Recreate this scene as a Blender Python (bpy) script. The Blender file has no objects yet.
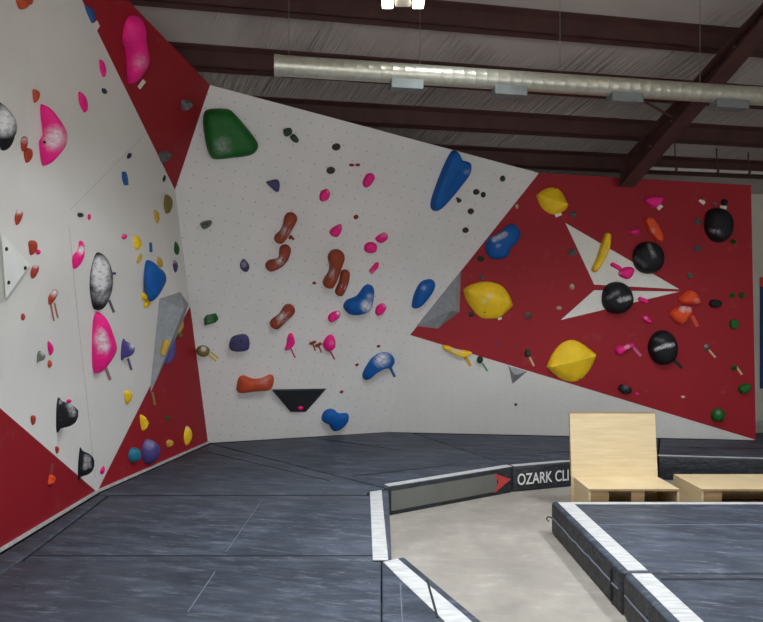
import bpy, bmesh, math, random
from mathutils import Vector, Matrix
from mathutils.geometry import intersect_ray_tri
random.seed(7)
C = bpy.context.scene.collection
F = 620.0; CX = 381.5; HY = 320.0; HC = 1.9; MZ = 0.285       # focal length, horizon row, eye height, mat height
CAM = Vector((0, 0, HC))

def ray(u, v): return Vector(((u - CX) / F, 1.0, (HY - v) / F))
def at(u, v, y): return CAM + ray(u, v) * y                   # the point at depth y
def onz(u, v, z):                                             # the point on a horizontal plane
    d = ray(u, v); return CAM + d * ((z - HC) / d.z)
def proj(p): return (CX + F * p.x / p.y, HY - F * (p.z - HC) / p.y)
def onplane(u, v, p0, n):
    d = ray(u, v); return CAM + d * ((p0 - CAM).dot(n) / d.dot(n))

def lin(c):
    c = c / 255.0
    return c / 12.92 if c <= 0.04045 else ((c + 0.055) / 1.055) ** 2.4
def rgb(r, g, b): return (lin(r), lin(g), lin(b), 1)

# ------------------------------------------------------------------ materials
def newmat(name):
    m = bpy.data.materials.new(name); m.use_nodes = True
    nt = m.node_tree; b = nt.nodes['Principled BSDF']
    return m, nt, b
def N(nt, t, **k):
    n = nt.nodes.new(t)
    for a, v in k.items(): setattr(n, a, v)
    return n
def mixc(nt, fac, a, b, mode='MIX'):
    n = N(nt, 'ShaderNodeMix', data_type='RGBA', blend_type=mode)
    for s, v in ((n.inputs[0], fac), (n.inputs[6], a), (n.inputs[7], b)):
        if isinstance(v, bpy.types.NodeSocket): nt.links.new(v, s)
        else: s.default_value = v
    return n.outputs[2]
def noise(nt, scale, detail=4, rough=0.55, vec=None, stretch=None):
    n = N(nt, 'ShaderNodeTexNoise'); n.inputs['Scale'].default_value = scale
    n.inputs['Detail'].default_value = detail; n.inputs['Roughness'].default_value = rough
    if vec is None:
        tc = N(nt, 'ShaderNodeTexCoord'); vec = tc.outputs['Object']
    if stretch:
        mp = N(nt, 'ShaderNodeMapping'); mp.inputs['Scale'].default_value = stretch
        if len(stretch) > 3: pass
        nt.links.new(vec, mp.inputs['Vector']); vec = mp.outputs['Vector']
    nt.links.new(vec, n.inputs['Vector'])
    return n.outputs['Fac']
def ramp(nt, fac, stops):
    r = N(nt, 'ShaderNodeValToRGB'); e = r.color_ramp.elements
    while len(e) < len(stops): e.new(0.5)
    for i, (p, c) in enumerate(stops):
        e[i].position = p; e[i].color = c if len(c) == 4 else (*c, 1)
    nt.links.new(fac, r.inputs['Fac']); return r.outputs['Color']
def g(v): return (v, v, v, 1)
def bump(nt, b, h, strength, dist=0.02):
    n = N(nt, 'ShaderNodeBump'); n.inputs['Strength'].default_value = strength; n.inputs['Distance'].default_value = dist
    nt.links.new(h, n.inputs['Height']); nt.links.new(n.outputs['Normal'], b.inputs['Normal'])
def math_(nt, op, a, b=None):
    n = N(nt, 'ShaderNodeMath', operation=op)
    for i, v in enumerate((a, b)):
        if v is None: continue
        if isinstance(v, bpy.types.NodeSocket): nt.links.new(v, n.inputs[i])
        else: n.inputs[i].default_value = v
    return n.outputs[0]

def simple(name, col, rough=0.6, metal=0.0, var=0.12, scale=9.0):
    m, nt, b = newmat(name)
    f = noise(nt, scale)
    dark = tuple(c * (1 - var) for c in col[:3]) + (1,); lite = tuple(min(1, c * (1 + var)) for c in col[:3]) + (1,)
    nt.links.new(ramp(nt, f, [(0.3, dark), (0.7, lite)]), b.inputs['Base Color'])
    b.inputs['Roughness'].default_value = rough; b.inputs['Metallic'].default_value = metal
    return m

def panel_mat(name, col, hole, pitch, rot, rad=0.0095, chalk=0.12, hs=0.55):
    """painted plywood with a grid of t-nut holes (UV in metres)"""
    m, nt, b = newmat(name)
    uv = N(nt, 'ShaderNodeUVMap'); uv.uv_map = 'UVMap'
    mp = N(nt, 'ShaderNodeMapping'); mp.inputs['Rotation'].default_value = (0, 0, rot)
    mp.inputs['Scale'].default_value = (1 / pitch,) * 3
    nt.links.new(uv.outputs['UV'], mp.inputs['Vector'])
    fr = N(nt, 'ShaderNodeVectorMath', operation='FRACTION'); nt.links.new(mp.outputs['Vector'], fr.inputs[0])
    sb = N(nt, 'ShaderNodeVectorMath', operation='SUBTRACT'); sb.inputs[1].default_value = (0.5, 0.5, 0)
    nt.links.new(fr.outputs['Vector'], sb.inputs[0])
    sx = N(nt, 'ShaderNodeSeparateXYZ'); nt.links.new(sb.outputs['Vector'], sx.inputs[0])
    d2 = math_(nt, 'ADD', math_(nt, 'POWER', sx.outputs[0], 2.0), math_(nt, 'POWER', sx.outputs[1], 2.0))
    dot = math_(nt, 'LESS_THAN', d2, (rad / pitch) ** 2)
    cv = noise(nt, 1.4, 6)
    dirt = noise(nt, 4.0, 8, 0.7)
    base = mixc(nt, ramp(nt, cv, [(0.35, g(0)), (0.7, g(1))]), col, tuple(c * 0.93 for c in col[:3]) + (1,))
    base = mixc(nt, ramp(nt, dirt, [(0.6, g(0)), (0.85, g(chalk))]), base, (0.75, 0.73, 0.7, 1))
    hole_amt = math_(nt, 'MULTIPLY', dot, hs)
    nt.links.new(mixc(nt, hole_amt, base, hole), b.inputs['Base Color'])
    b.inputs['Roughness'].default_value = 0.62
    b.inputs['Specular IOR Level'].default_value = 0.3
    bump(nt, b, noise(nt, 60, 3), 0.06, 0.01)
    return m

M = {}
M['white_a'] = panel_mat('white_panel_rotated_grid', rgb(224, 223, 220), rgb(60, 58, 56), 0.147, math.radians(9), 0.0085, 0.12, 0.4)
M['white_b'] = panel_mat('white_panel_grid', rgb(224, 223, 219), rgb(70, 70, 70), 0.125, 0.0, 0.0065, 0.12, 0.35)
M['white_l'] = panel_mat('white_panel_plain', rgb(228, 227, 223), rgb(120, 118, 114), 0.2, 0.3, 0.005, 0.1, 0.15)
M['red'] = panel_mat('red_panel', rgb(152, 24, 37), rgb(110, 40, 45), 0.125, 0.0, 0.006, 0.10, 0.4)
M['arrow'] = panel_mat('white_arrow_paint', rgb(226, 226, 220), rgb(110, 110, 108), 0.125, 0.0, 0.006, 0.1)

def hold_mat(name, col, rough=0.5, spec=0.28):
    m, nt, b = newmat(name)
    at_ = N(nt, 'ShaderNodeAttribute'); at_.attribute_name = 'chalk'
    ch = noise(nt, 26, 6, 0.7)
    chr_ = ramp(nt, ch, [(0.36, g(0)), (0.64, g(1))])
    amt = math_(nt, 'MULTIPLY', at_.outputs['Fac'], math_(nt, 'ADD', math_(nt, 'MULTIPLY', chr_, 0.95), 0.3))
    cl = N(nt, 'ShaderNodeClamp'); nt.links.new(amt, cl.inputs['Value'])
    f = noise(nt, 7, 4)
    dark = tuple(c * 0.82 for c in col[:3]) + (1,)
    base = mixc(nt, ramp(nt, f, [(0.35, g(0)), (0.7, g(1))]), dark, col)
    fine = noise(nt, 35, 5, 0.7)
    base = mixc(nt, ramp(nt, fine, [(0.6, g(0)), (0.85, g(0.16))]), base, (0.7, 0.68, 0.66, 1))
    nt.links.new(mixc(nt, cl.outputs['Result'], base, rgb(214, 214, 216)), b.inputs['Base Color'])
    b.inputs['Roughness'].default_value = rough; b.inputs['Specular IOR Level'].default_value = spec
    bump(nt, b, noise(nt, 90, 3), 0.15, 0.004)
    return m
HCOL = dict(pink=(248, 30, 140), brown=(150, 62, 38), rust=(196, 78, 46), orange=(240, 82, 38), blue=(6, 92, 172), navy=(44, 46, 82),
            green=(22, 100, 36), dgreen=(44, 66, 50), black=(24, 26, 31), yellow=(255, 212, 40), tan=(214, 172, 70), olive=(126, 112, 56),
            purple=(82, 72, 142), slate=(70, 66, 108), gray=(104, 106, 108), dbrown=(74, 64, 54), teal=(34, 122, 150), cream=(226, 204, 170),
            red=(176, 62, 44), maroon=(140, 34, 60), graygreen=(104, 112, 98), skyblue=(40, 96, 160))
for k, c in HCOL.items(): M['h_' + k] = hold_mat('hold_' + k, rgb(*c), 0.62 if k in ('black', 'blue') else 0.55)
M['volume'] = simple('grey_volume_paint', rgb(146, 150, 154), 0.6, 0, 0.15, 14)
M['volume_white'] = simple('white_volume_paint', rgb(238, 242, 238), 0.5, 0, 0.03)
M['volume_black'] = hold_mat('black_grit_volume', rgb(40, 42, 46), 0.8)
M['paper'] = simple('paper_tag', rgb(226, 218, 212), 0.7, 0, 0.06, 40)
M['bolt'] = simple('dark_bolt_steel', rgb(48, 44, 42), 0.45, 0.6)

def mat_vinyl():
    m, nt, b = newmat('slate_mat_vinyl')
    tc = N(nt, 'ShaderNodeTexCoord'); w = tc.outputs['Object']
    mp = N(nt, 'ShaderNodeMapping'); mp.inputs['Rotation'].default_value = (0, 0, math.radians(12)); nt.links.new(w, mp.inputs['Vector'])
    st = noise(nt, 1.0, 9, 0.68, mp.outputs['Vector'], (2.2, 7.5, 4))
    sm = noise(nt, 1.1, 5, 0.6, w)
    sp = noise(nt, 1.0, 6, 0.75, mp.outputs['Vector'], (5, 26, 8))
    base = ramp(nt, st, [(0.28, rgb(32, 37, 46)), (0.5, rgb(50, 57, 69)), (0.74, rgb(84, 92, 107))])
    base = mixc(nt, ramp(nt, sm, [(0.4, g(0)), (0.75, g(0.35))]), base, rgb(98, 104, 116))
    base = mixc(nt, ramp(nt, sp, [(0.55, g(0)), (0.8, g(0.6))]), base, rgb(150, 155, 164))
    nt.links.new(base, b.inputs['Base Color'])
    b.inputs['Roughness'].default_value = 0.62; b.inputs['Specular IOR Level'].default_value = 0.35
    wr = noise(nt, 1.0, 5, 0.6, w, (5, 11, 16))
    bump(nt, b, wr, 0.25, 0.03)
    return m
M['vinyl'] = mat_vinyl()
def side_vinyl():
    m, nt, b = newmat('black_mat_side_vinyl')
    tc = N(nt, 'ShaderNodeTexCoord')
    a = noise(nt, 1.0, 7, 0.7, tc.outputs['Object'], (9, 9, 26))
    nt.links.new(ramp(nt, a, [(0.4, rgb(28, 31, 36)), (0.62, rgb(46, 50, 58)), (0.8, rgb(120, 126, 134))]), b.inputs['Base Color'])
    b.inputs['Roughness'].default_value = 0.5
    bump(nt, b, noise(nt, 1.0, 5, 0.65, tc.outputs['Object'], (10, 10, 18)), 0.6, 0.04)
    return m
M['side'] = side_vinyl()
def strip_mat():
    m, nt, b = newmat('white_edge_strip')
    tc = N(nt, 'ShaderNodeTexCoord')
    a = noise(nt, 1.0, 5, 0.6, tc.outputs['Object'], (6, 40, 4))
    nt.links.new(ramp(nt, a, [(0.3, rgb(160, 162, 164)), (0.6, rgb(194, 194, 194)), (0.8, rgb(210, 209, 206))]), b.inputs['Base Color'])
    b.inputs['Roughness'].default_value = 0.6
    bump(nt, b, a, 0.35, 0.01)
    return m
M['strip'] = strip_mat()
M['seam'] = simple('dark_seam', rgb(26, 28, 33), 0.7)
M['seam_light'] = simple('worn_seam', rgb(98, 104, 115), 0.7)
M['panel_grey'] = simple('grey_banner_vinyl', rgb(98, 99, 94), 0.5, 0, 0.08, 3)
M['arrow_red'] = simple('red_arrow_print', rgb(176, 58, 58), 0.6)
M['letters'] = simple('white_lettering', rgb(222, 222, 220), 0.6, 0, 0.03)
def concrete():
    m, nt, b = newmat('bare_concrete')
    a = noise(nt, 1.6, 9, 0.65); c = noise(nt, 11, 8, 0.75); d = noise(nt, 3.2, 6, 0.6, None, (1, 3, 1))
    base = ramp(nt, a, [(0.3, rgb(132, 127, 120)), (0.55, rgb(154, 148, 140)), (0.75, rgb(178, 173, 166))])
    base = mixc(nt, ramp(nt, c, [(0.5, g(0)), (0.8, g(0.4))]), base, rgb(134, 127, 118))
    base = mixc(nt, ramp(nt, d, [(0.55, g(0)), (0.8, g(0.3))]), base, rgb(206, 203, 198))
    nt.links.new(base, b.inputs['Base Color']); b.inputs['Roughness'].default_value = 0.6
    bump(nt, b, c, 0.1, 0.01)
    return m
M['concrete'] = concrete()
def plywood(name, c0, c1):
    m, nt, b = newmat(name)
    tc = N(nt, 'ShaderNodeTexCoord')
    a = noise(nt, 1.0, 6, 0.6, tc.outputs['Object'], (3, 3, 30)); c = noise(nt, 3, 5)
    base = ramp(nt, a, [(0.3, c0), (0.7, c1)])
    base = mixc(nt, ramp(nt, c, [(0.5, g(0)), (0.8, g(0.25))]), base, rgb(196, 170, 122))
    nt.links.new(base, b.inputs['Base Color']); b.inputs['Roughness'].default_value = 0.5
    return m
M['ply'] = plywood('birch_plywood', rgb(200, 178, 138), rgb(216, 196, 158))
M['ply_edge'] = plywood('plywood_edge', rgb(136, 108, 76), rgb(168, 138, 98))
def insulation():
    m, nt, b = newmat('vinyl_insulation')
    tc = N(nt, 'ShaderNodeTexCoord')
    mp = N(nt, 'ShaderNodeMapping'); mp.inputs['Rotation'].default_value = (0, 0, math.radians(-32)); nt.links.new(tc.outputs['Object'], mp.inputs['Vector'])
    a = noise(nt, 1.0, 4, 0.55, mp.outputs['Vector'], (20, 0.8, 1)); c = noise(nt, 0.9, 4)
    msk = ramp(nt, noise(nt, 0.55, 2), [(0.42, g(0)), (0.6, g(1))])
    base = ramp(nt, c, [(0.3, rgb(168, 160, 155)), (0.7, rgb(186, 178, 173))])
    nt.links.new(base, b.inputs['Base Color']); b.inputs['Roughness'].default_value = 0.45
    h = mixc(nt, msk, g(0.5), a)
    bump(nt, b, h, 1.0, 0.14)
    return m
M['insul'] = insulation()
M['steel'] = simple('maroon_primer_steel', rgb(74, 45, 43), 0.6, 0, 0.2, 5)
def galv():
    m, nt, b = newmat('galvanised_duct')
    f = noise(nt, 24, 5)
    nt.links.new(ramp(nt, f, [(0.35, rgb(190, 190, 176)), (0.65, rgb(204, 203, 190))]), b.inputs['Base Color'])
    b.inputs['Metallic'].default_value = 0.6; b.inputs['Roughness'].default_value = 0.38
    return m
M['galv'] = galv()
M['vent'] = simple('grey_vent_metal', rgb(118, 124, 124), 0.5, 0.2)
M['farwall'] = simple('pale_metal_liner', rgb(206, 201, 190), 0.6, 0, 0.05, 2)
M['banner_blue'] = simple('blue_banner_cloth', rgb(28, 66, 120), 0.7)
M['banner_red'] = simple('red_banner_cloth', rgb(206, 60, 44), 0.7)
M['eave_gap'] = simple('white_eave_gap', rgb(206, 203, 198), 0.5)
M['housing'] = simple('white_lamp_housing', rgb(206, 202, 186), 0.5)
m_, nt_, b_ = newmat('lit_tube'); b_.inputs['Emission Color'].default_value = (1, 0.94, 0.8, 1); b_.inputs['Emission Strength'].default_value = 9
M['tube'] = m_
TAPE = {}
def tape_mat(c):
    if c not in TAPE: TAPE[c] = simple('tape_%02x%02x%02x' % c, rgb(*c), 0.7, 0, 0.08, 60)
    return TAPE[c]

# ------------------------------------------------------------------ objects
def link(name, me, mat=None, parent=None, mw=None):
    o = bpy.data.objects.new(name, me); C.objects.link(o)
    if mat is not None:
        for m in (mat if isinstance(mat, (list, tuple)) else [mat]): me.materials.append(m)
    if mw is not None: o.matrix_world = mw
    if parent is not None: o.parent = parent
    return o
def tag(o, label, cat, group=None):
    o['label'] = label; o['category'] = cat
    if group: o['group'] = group
    return o
def struct(o): o['kind'] = 'structure'; return o
def mesh(name, vs, fs, smooth=None):
    me = bpy.data.meshes.new(name); me.from_pydata([tuple(v) for v in vs], [], fs); me.update()
    bm = bmesh.new(); bm.from_mesh(me); bmesh.ops.recalc_face_normals(bm, faces=bm.faces[:]); bm.to_mesh(me); bm.free()
    if smooth is not None:
        me.polygons.foreach_set('use_smooth', [True] * len(me.polygons)); me.set_sharp_from_angle(angle=math.radians(smooth))
    return me
def empty(name, loc, rz=0):
    o = bpy.data.objects.new(name, None); C.objects.link(o); o.empty_display_size = 0.1
    o.location = loc; o.rotation_euler = (0, 0, rz); return o
class MB:
    def __init__(s): s.v = []; s.f = []
    def add(s, vs, fs):
        k = len(s.v); s.v += [Vector(v) for v in vs]; s.f += [tuple(i + k for i in f) for f in fs]; return s
    def box(s, x0, x1, y0, y1, z0, z1, mw=None):
        vs = [Vector((x, y, z)) for z in (z0, z1) for x, y in ((x0, y0), (x1, y0), (x1, y1), (x0, y1))]
        if mw is not None: vs = [mw @ v for v in vs]
        return s.add(vs, [(0, 3, 2, 1), (4, 5, 6, 7), (0, 1, 5, 4), (1, 2, 6, 5), (2, 3, 7, 6), (3, 0, 4, 7)])
    def prism(s, poly, z0, z1):
        n = len(poly)
        vs = [(x, y, z0) for x, y in poly] + [(x, y, z1) for x, y in poly]
        return s.add(vs, [tuple(range(n))[::-1], tuple(range(n, 2 * n))] + [(i, (i + 1) % n, (i + 1) % n + n, i + n) for i in range(n)])
    def tube(s, pts, r, k=10, cap=True):
        pts = [Vector(p) for p in pts]; vs = []; fs = []
        for i, p in enumerate(pts):
            d = (pts[min(i + 1, len(pts) - 1)] - pts[max(i - 1, 0)]).normalized()
            a = d.orthogonal().normalized() if i == 0 else (a - d * a.dot(d)).normalized()
            b = d.cross(a)
            rr = r[i] if isinstance(r, (list, tuple)) else r
            for j in range(k):
                t = 2 * math.pi * j / k; vs.append(p + (a * math.cos(t) + b * math.sin(t)) * rr)
        for i in range(len(pts) - 1):
            for j in range(k):
                fs.append((i * k + j, i * k + (j + 1) % k, (i + 1) * k + (j + 1) % k, (i + 1) * k + j))
        if cap: fs += [tuple(range(k))[::-1], tuple(range((len(pts) - 1) * k, len(pts) * k))]
        return s.add(vs, fs)
    def build(s, name, mat, parent=None, bevel=0, seg=2, smooth=None, org=None):
        off = Vector(org) if org is not None else Vector((0, 0, 0))
        me = mesh(name, [v - off for v in s.v], s.f, None)
        if bevel:
            bm = bmesh.new(); bm.from_mesh(me)
            ed = [e for e in bm.edges if len(e.link_faces) == 2 and e.calc_face_angle(0) > 0.4]
            bmesh.ops.bevel(bm, geom=ed, offset=bevel, segments=seg, affect='EDGES', profile=0.5, clamp_overlap=True)
            bm.to_mesh(me); bm.free()
        if smooth is not None:
            me.polygons.foreach_set('use_smooth', [True] * len(me.polygons)); me.set_sharp_from_angle(angle=math.radians(smooth))
        o = link(name, me, mat, parent); o.location = off
        return o
LAMP = 32; SPREAD = 2.3; SKY = 4.4; EXPO = -0.1; BAYH = 2.1; BD = 4.07
# ------------------------------------------------------------------ key points of the climbing walls
P1 = onz(97, 492, MZ); P2 = onz(208, 443, MZ); P4 = onz(388, 432, MZ); S_ = onz(756, 440, MZ)
A0 = onz(0, 552, MZ); A0.x = P1.x
R_ = at(539, 173, 8.3)
nA = (P4 - P2).cross(R_ - P2).normalized()
if nA.y > 0: nA = -nA
TL = onplane(210, 85, P2, nA); R3 = onplane(175, 190, P2, nA); Q_ = onplane(410, 335, P2, nA)
nR = (R_ - Q_).cross(S_ - Q_).normalized()
if nR.y > 0: nR = -nR
U_ = onplane(751, 185, S_, nR)
T_ = at(82, 0, 4.55)
nT = (R3 - T_).cross(TL - T_).normalized()
N_ = onplane(128, 0, T_, nT)
T2 = T_ + (T_ - R3) * 0.25
nL = (R3 - P1).cross(T_ - P1).normalized()
if nL.x < 0: nL = -nL
Cm = onplane(68, 213, P1 + nL * 0.035, nL); C0 = onplane(35, 0, P1, nL)
B0 = at(0, 408, BD); B1 = B0 + (B0 - P1) * ((B0.y - 1.5) / (P1.y - B0.y)); C1 = C0 + (C0 - Cm) * ((4.47 - C0.z) / (C0.z - Cm.z))
TN = N_ + (N_ - TL) * 0.45
def along(a, b, v):                                           # the point of a 3-D edge seen in image row v
    lo, hi = 0.0, 1.0; va = proj(a)[1]; vb = proj(b)[1]
    for _ in range(40):
        m = (lo + hi) / 2; vm = proj(a.lerp(b, m))[1]
        if (vm < v) == (va < vb): lo = m
        else: hi = m
    return a.lerp(b, lo)
D_ = along(T_, R3, 130); E_ = along(R3, P2, 306)
def inplane(y, z, p0, n): return Vector((p0.x - (n.y * (y - p0.y) + n.z * (z - p0.z)) / n.x, y, z))
n1 = (B0 - P1).cross(C0 - P1).normalized(); TLf = inplane(1.5, 4.47, P1, n1)
for q_, w_ in (('P1', P1), ('Cm', Cm), ('C0', C0), ('B0', B0), ('B1', B1), ('TLf', TLf), ('R3', R3), ('T', T_), ('E', E_), ('D', D_)): print(q_, [round(x, 2) for x in w_])
print('nL', nL, 'n1', n1, 'nE', (E_ - P1).cross(R3 - P1).normalized(), 'nT', nT, 'offE', (E_ - P1).dot(nL)); A1 = Vector((P1.x, 1.5, MZ))
def down(p): return Vector((p.x, p.y, 0))
TRIS = {}
def wall(name, faces, mats, thick=0.045):
    vs = []; fs = []; idx = []
    def vi(p):
        for i, q in enumerate(vs):
            if (q - p).length < 1e-4: return i
        vs.append(p.copy()); return len(vs) - 1
    tr = []
    for poly, mi, keys in faces:
        fs.append([vi(p) for p in poly]); idx.append(mi)
        for i in range(1, len(poly) - 1):
            for k in keys: TRIS.setdefault(k, []).append((poly[0], poly[i], poly[i + 1]))
    me = bpy.data.meshes.new(name); me.from_pydata([tuple(v) for v in vs], [], fs); me.update()
    for p, mi in zip(me.polygons, idx): p.material_index = mi
    bm = bmesh.new(); bm.from_mesh(me)
    for f in bm.faces:                                        # face the room
        if f.normal.dot(CAM - f.calc_center_median()) < 0: f.normal_flip()
    uvl = bm.loops.layers.uv.new('UVMap')
    for f in bm.faces:
        n = f.normal; t = Vector((0, 0, 1)).cross(n)
        t = t.normalized() if t.length > 1e-4 else Vector((1, 0, 0)); w = n.cross(t)
        for l in f.loops: l[uvl].uv = (l.vert.co.dot(t), l.vert.co.dot(w))
    # a backing so that the panels have real thickness
    off = {}
    for v in bm.verts:
        nn = Vector((0, 0, 0))
        for f in v.link_faces: nn += f.normal
        off[v] = nn.normalized() * thick
    front = bm.faces[:]; bk = {v: bm.verts.new(v.co - off[v]) for v in list(off)}
    bound = [e for e in bm.edges if len(e.link_faces) == 1]
    be = [(l.edge.verts[0], l.edge.verts[1], f.material_index, l) for f in front for l in f.loops if l.edge in set(bound)]
    for f in front:
        nf = bm.faces.new([bk[v] for v in reversed(f.verts[:])]); nf.material_index = f.material_index
    for _, _, mi, l in be:
        a = l.vert; b = l.link_loop_next.vert
        nf = bm.faces.new([b, a, bk[a], bk[b]]); nf.material_index = mi
    bm.to_mesh(me); bm.free()
    return struct(link(name, me, mats))
W, RD, KK = 0, 1, 2
wall_left = wall('wall_left', [
    ([P1, B0, Cm], W, ['L']), ([B0, C0, Cm], W, ['L']), ([B0, B1, C0], W, ['L']), ([B1, TLf, C0], W, ['L']), ([TLf, C1, C0], W, ['L']),
    ([C0, C1, T2, T_], W, ['L']), ([Cm, C0, T_, D_], W, ['L']),
    ([Cm, D_, R3], W, ['L']), ([Cm, R3, E_], W, ['L']), ([Cm, E_, P1], W, ['L']),
    ([P1, A0, A1, B1, B0], RD, ['L', 'LR']),
    ([P1, E_, P2], RD, ['L', 'V']),
    ([T2, TN, N_, TL, R3, D_, T_], RD, ['L', 'T']),
    ([A1, A0, down(A0), down(A1)], KK, []), ([A0, P1, down(P1), down(A0)], KK, []), ([P1, P2, down(P2), down(P1)], KK, []),
], [M['white_l'], M['red'], M['seam']])
wall_back = wall('wall_back', [
    ([P2, R3, TL, R_, Q_, P4], W, ['A']),
    ([P2, P4, down(P4), down(P2)], 1, []),
], [M['white_a'], M['seam']])
wall_right = wall('wall_right', [
    ([Q_, R_, U_, S_], RD, ['R']), ([P4, Q_, S_], W, ['B']),
    ([P4, S_, down(S_), down(P4)], KK, []),
], [M['white_b'], M['red'], M['seam']])
VERT = {}
# white plywood edge along the foot of the left wall
def foot(a, b, nrm, w=0.025, h=0.022):
    m = MB(); n = nrm * w
    vs = [a, b, b + n, a + n]; m.add([v + Vector((0, 0, z)) for z in (0.0, h) for v in vs], [(0, 3, 2, 1), (4, 5, 6, 7), (0, 1, 5, 4), (1, 2, 6, 5), (2, 3, 7, 6), (3, 0, 4, 7)])
    return m
bl = MB()
for a, b in ((A1, P1), (P1, P2)):
    d = (b - a).normalized(); n = Vector((d.y, -d.x, 0)); f_ = foot(a, b, n); bl.add(f_.v, f_.f)
struct(bl.build('baseboard_left', M['strip']))

def hit(u, v, key):
    d = ray(u, v); best = None
    for t in TRIS[key]:
        for e in (0.0,):
            p = intersect_ray_tri(t[0], t[1], t[2], d, CAM, True)
            if p is not None:
                k = (p - CAM).dot(d)
                if k > 0 and (best is None or k < best[0]):
                    n = (t[1] - t[0]).cross(t[2] - t[0]).normalized()
                    if n.dot(d) > 0: n = -n
                    best = (k, p, n)
    if best is None:                                          # just past the edge: extend the nearest face
        for t in TRIS[key]:
            n = (t[1] - t[0]).cross(t[2] - t[0])
            if n.length < 1e-6: continue
            n.normalize()
            if n.dot(d) > 0: n = -n
            p = onplane(u, v, t[0], n); c = (t[0] + t[1] + t[2]) / 3; k = (p - c).length
            if best is None or k < best[0]: best = (k, p, n)
    return best[1], best[2]

# the white split arrow painted on the red panel
for nm, px, lab in (('painted_arrow', [(565.5, 223), (594.2, 284.5), (679.5, 289.3)], 'large upper blade of the white arrow'),
                    ('painted_arrow', [(560.8, 320), (594.2, 290.2), (679.5, 291.6)], 'thin lower blade of the white arrow')):
    ps = [onplane(u, v, S_ + nR * 0.0008, nR) for u, v in px]; qs = [onplane(u, v, S_, nR) for u, v in px]
    me = mesh(nm, ps + qs, [(0, 1, 2), (3, 5, 4), (0, 3, 4, 1), (1, 4, 5, 2), (2, 5, 3, 0)])
    uvl = me.uv_layers.new(name='UVMap'); t = Vector((0, 0, 1)).cross(nR).normalized(); w = nR.cross(t)
    for l in me.loops: co = me.vertices[l.vertex_index].co; uvl.data[l.index].uv = (co.dot(t), co.dot(w))
    o = link(nm, me, M['arrow'], wall_right); o['label'] = lab

# ------------------------------------------------------------------ floor, roof, outer walls
D0 = Vector((math.cos(math.radians(10)), math.sin(math.radians(10)), 0))      # purlins run this way
H0 = Vector((-D0.y, D0.x, 0)); SL = 0.38; Z0 = 7.49
def rf(s, r, dz=0.0): return D0 * s + H0 * r + Vector((0, 0, Z0 - SL * r + dz))
struct(MB().box(-6, 11, -4, 12, -0.1, 0).build('floor', M['concrete']))
c = MB(); q = [rf(-7, -4), rf(13, -4), rf(13, 9.3), rf(-7, 9.3)]
c.add(q + [p + Vector((0, 0, .1)) for p in q], [(0, 3, 2, 1), (4, 5, 6, 7), (0, 1, 5, 4), (1, 2, 6, 5), (2, 3, 7, 6), (3, 0, 4, 7)])
struct(c.build('ceiling', M['insul']))
def slab(name, a, b, z0, z1a, z1b, mat, th=0.1):
    d = (b - a).normalized(); n = Vector((-d.y, d.x, 0)) * th
    vs = [Vector((p.x, p.y, z)) for p, z in ((a, z0), (b, z0), (b, z1b), (a, z1a))]; vs += [v + n for v in vs]
    m = MB().add(vs, [(0, 1, 2, 3), (4, 7, 6, 5), (0, 4, 5, 1), (1, 5, 6, 2), (2, 6, 7, 3), (3, 7, 4, 0)])
    return struct(m.build(name, mat))
slab('wall_far', rf(-5.3, 9.15), rf(10.4, 9.15), 0, Z0 - SL * 9.15, Z0 - SL * 9.15, M['farwall'])
slab('wall_west', rf(-5.3, -3.2), rf(-5.3, 9.15), 0, Z0 + SL * 3.2, Z0 - SL * 9.15, M['farwall'])
slab('wall_east', rf(10.4, 9.15), rf(10.4, -3.2), 0, Z0 - SL * 9.15, Z0 + SL * 3.2, M['farwall'])

bay = MB(); zr = Z0 + SL * 3.2  # unseen rear wall, added so daylight enters only through a low opening
for s0_, s1_, z0_, z1_ in ((-5.3, -3.4, 0, BAYH), (8.0, 10.4, 0, BAYH), (-5.3, 10.4, BAYH, zr)):
    vs = [D0 * s + H0 * r + Vector((0, 0, z)) for r in (-3.3, -3.2) for s, z in ((s0_, z0_), (s1_, z0_), (s1_, z1_), (s0_, z1_))]
    bay.add(vs, [(0, 1, 2, 3), (4, 7, 6, 5), (0, 4, 5, 1), (1, 5, 6, 2), (2, 6, 7, 3), (3, 7, 4, 0)])
struct(bay.build('wall_rear_added', M['farwall']))

# purlins: Z-section beams; r found from the image row of the lower edge at a given column
PD = 0.195
def r_at(u, v, dz):
    d = ray(u, v); k = (Z0 + dz - HC) / (d.z + SL * d.dot(H0)); p = CAM + d * k; return p.dot(H0)
PUR = [(450, 26, 'dark maroon roof beam nearest the camera, passing behind the lit tube light'),
       (274, 72, 'dark maroon roof beam half hidden behind the silver duct'),
       (580, 134.4, 'dark maroon roof beam just below the silver duct'),
       (580, 168, 'dark maroon roof beam lowest on the slope, just above the walls')]
for u, v, lab in PUR:
    r = r_at(u, v, -PD)
    m = MB()
    up = Vector((0, 0, 1))
    def bx(s0, s1, r0, r1, d0, d1):
        vs = [rf(s, rr, dz) for dz in (d0, d1) for s, rr in ((s0, r0), (s1, r0), (s1, r1), (s0, r1))]
        m.add(vs, [(0, 3, 2, 1), (4, 5, 6, 7), (0, 1, 5, 4), (1, 2, 6, 5), (2, 3, 7, 6), (3, 0, 4, 7)])
    bx(-4.9, 10.3, r, r + 0.012, -PD, 0.01); bx(-4.9, 10.3, r - 0.07, r, -0.014, 0.01); bx(-4.9, 10.3, r, r + 0.07, -PD, -PD + 0.014)
    root = m.build('roof_purlin', M['steel']); tag(root, lab, 'beam', 'roof beams')
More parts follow.
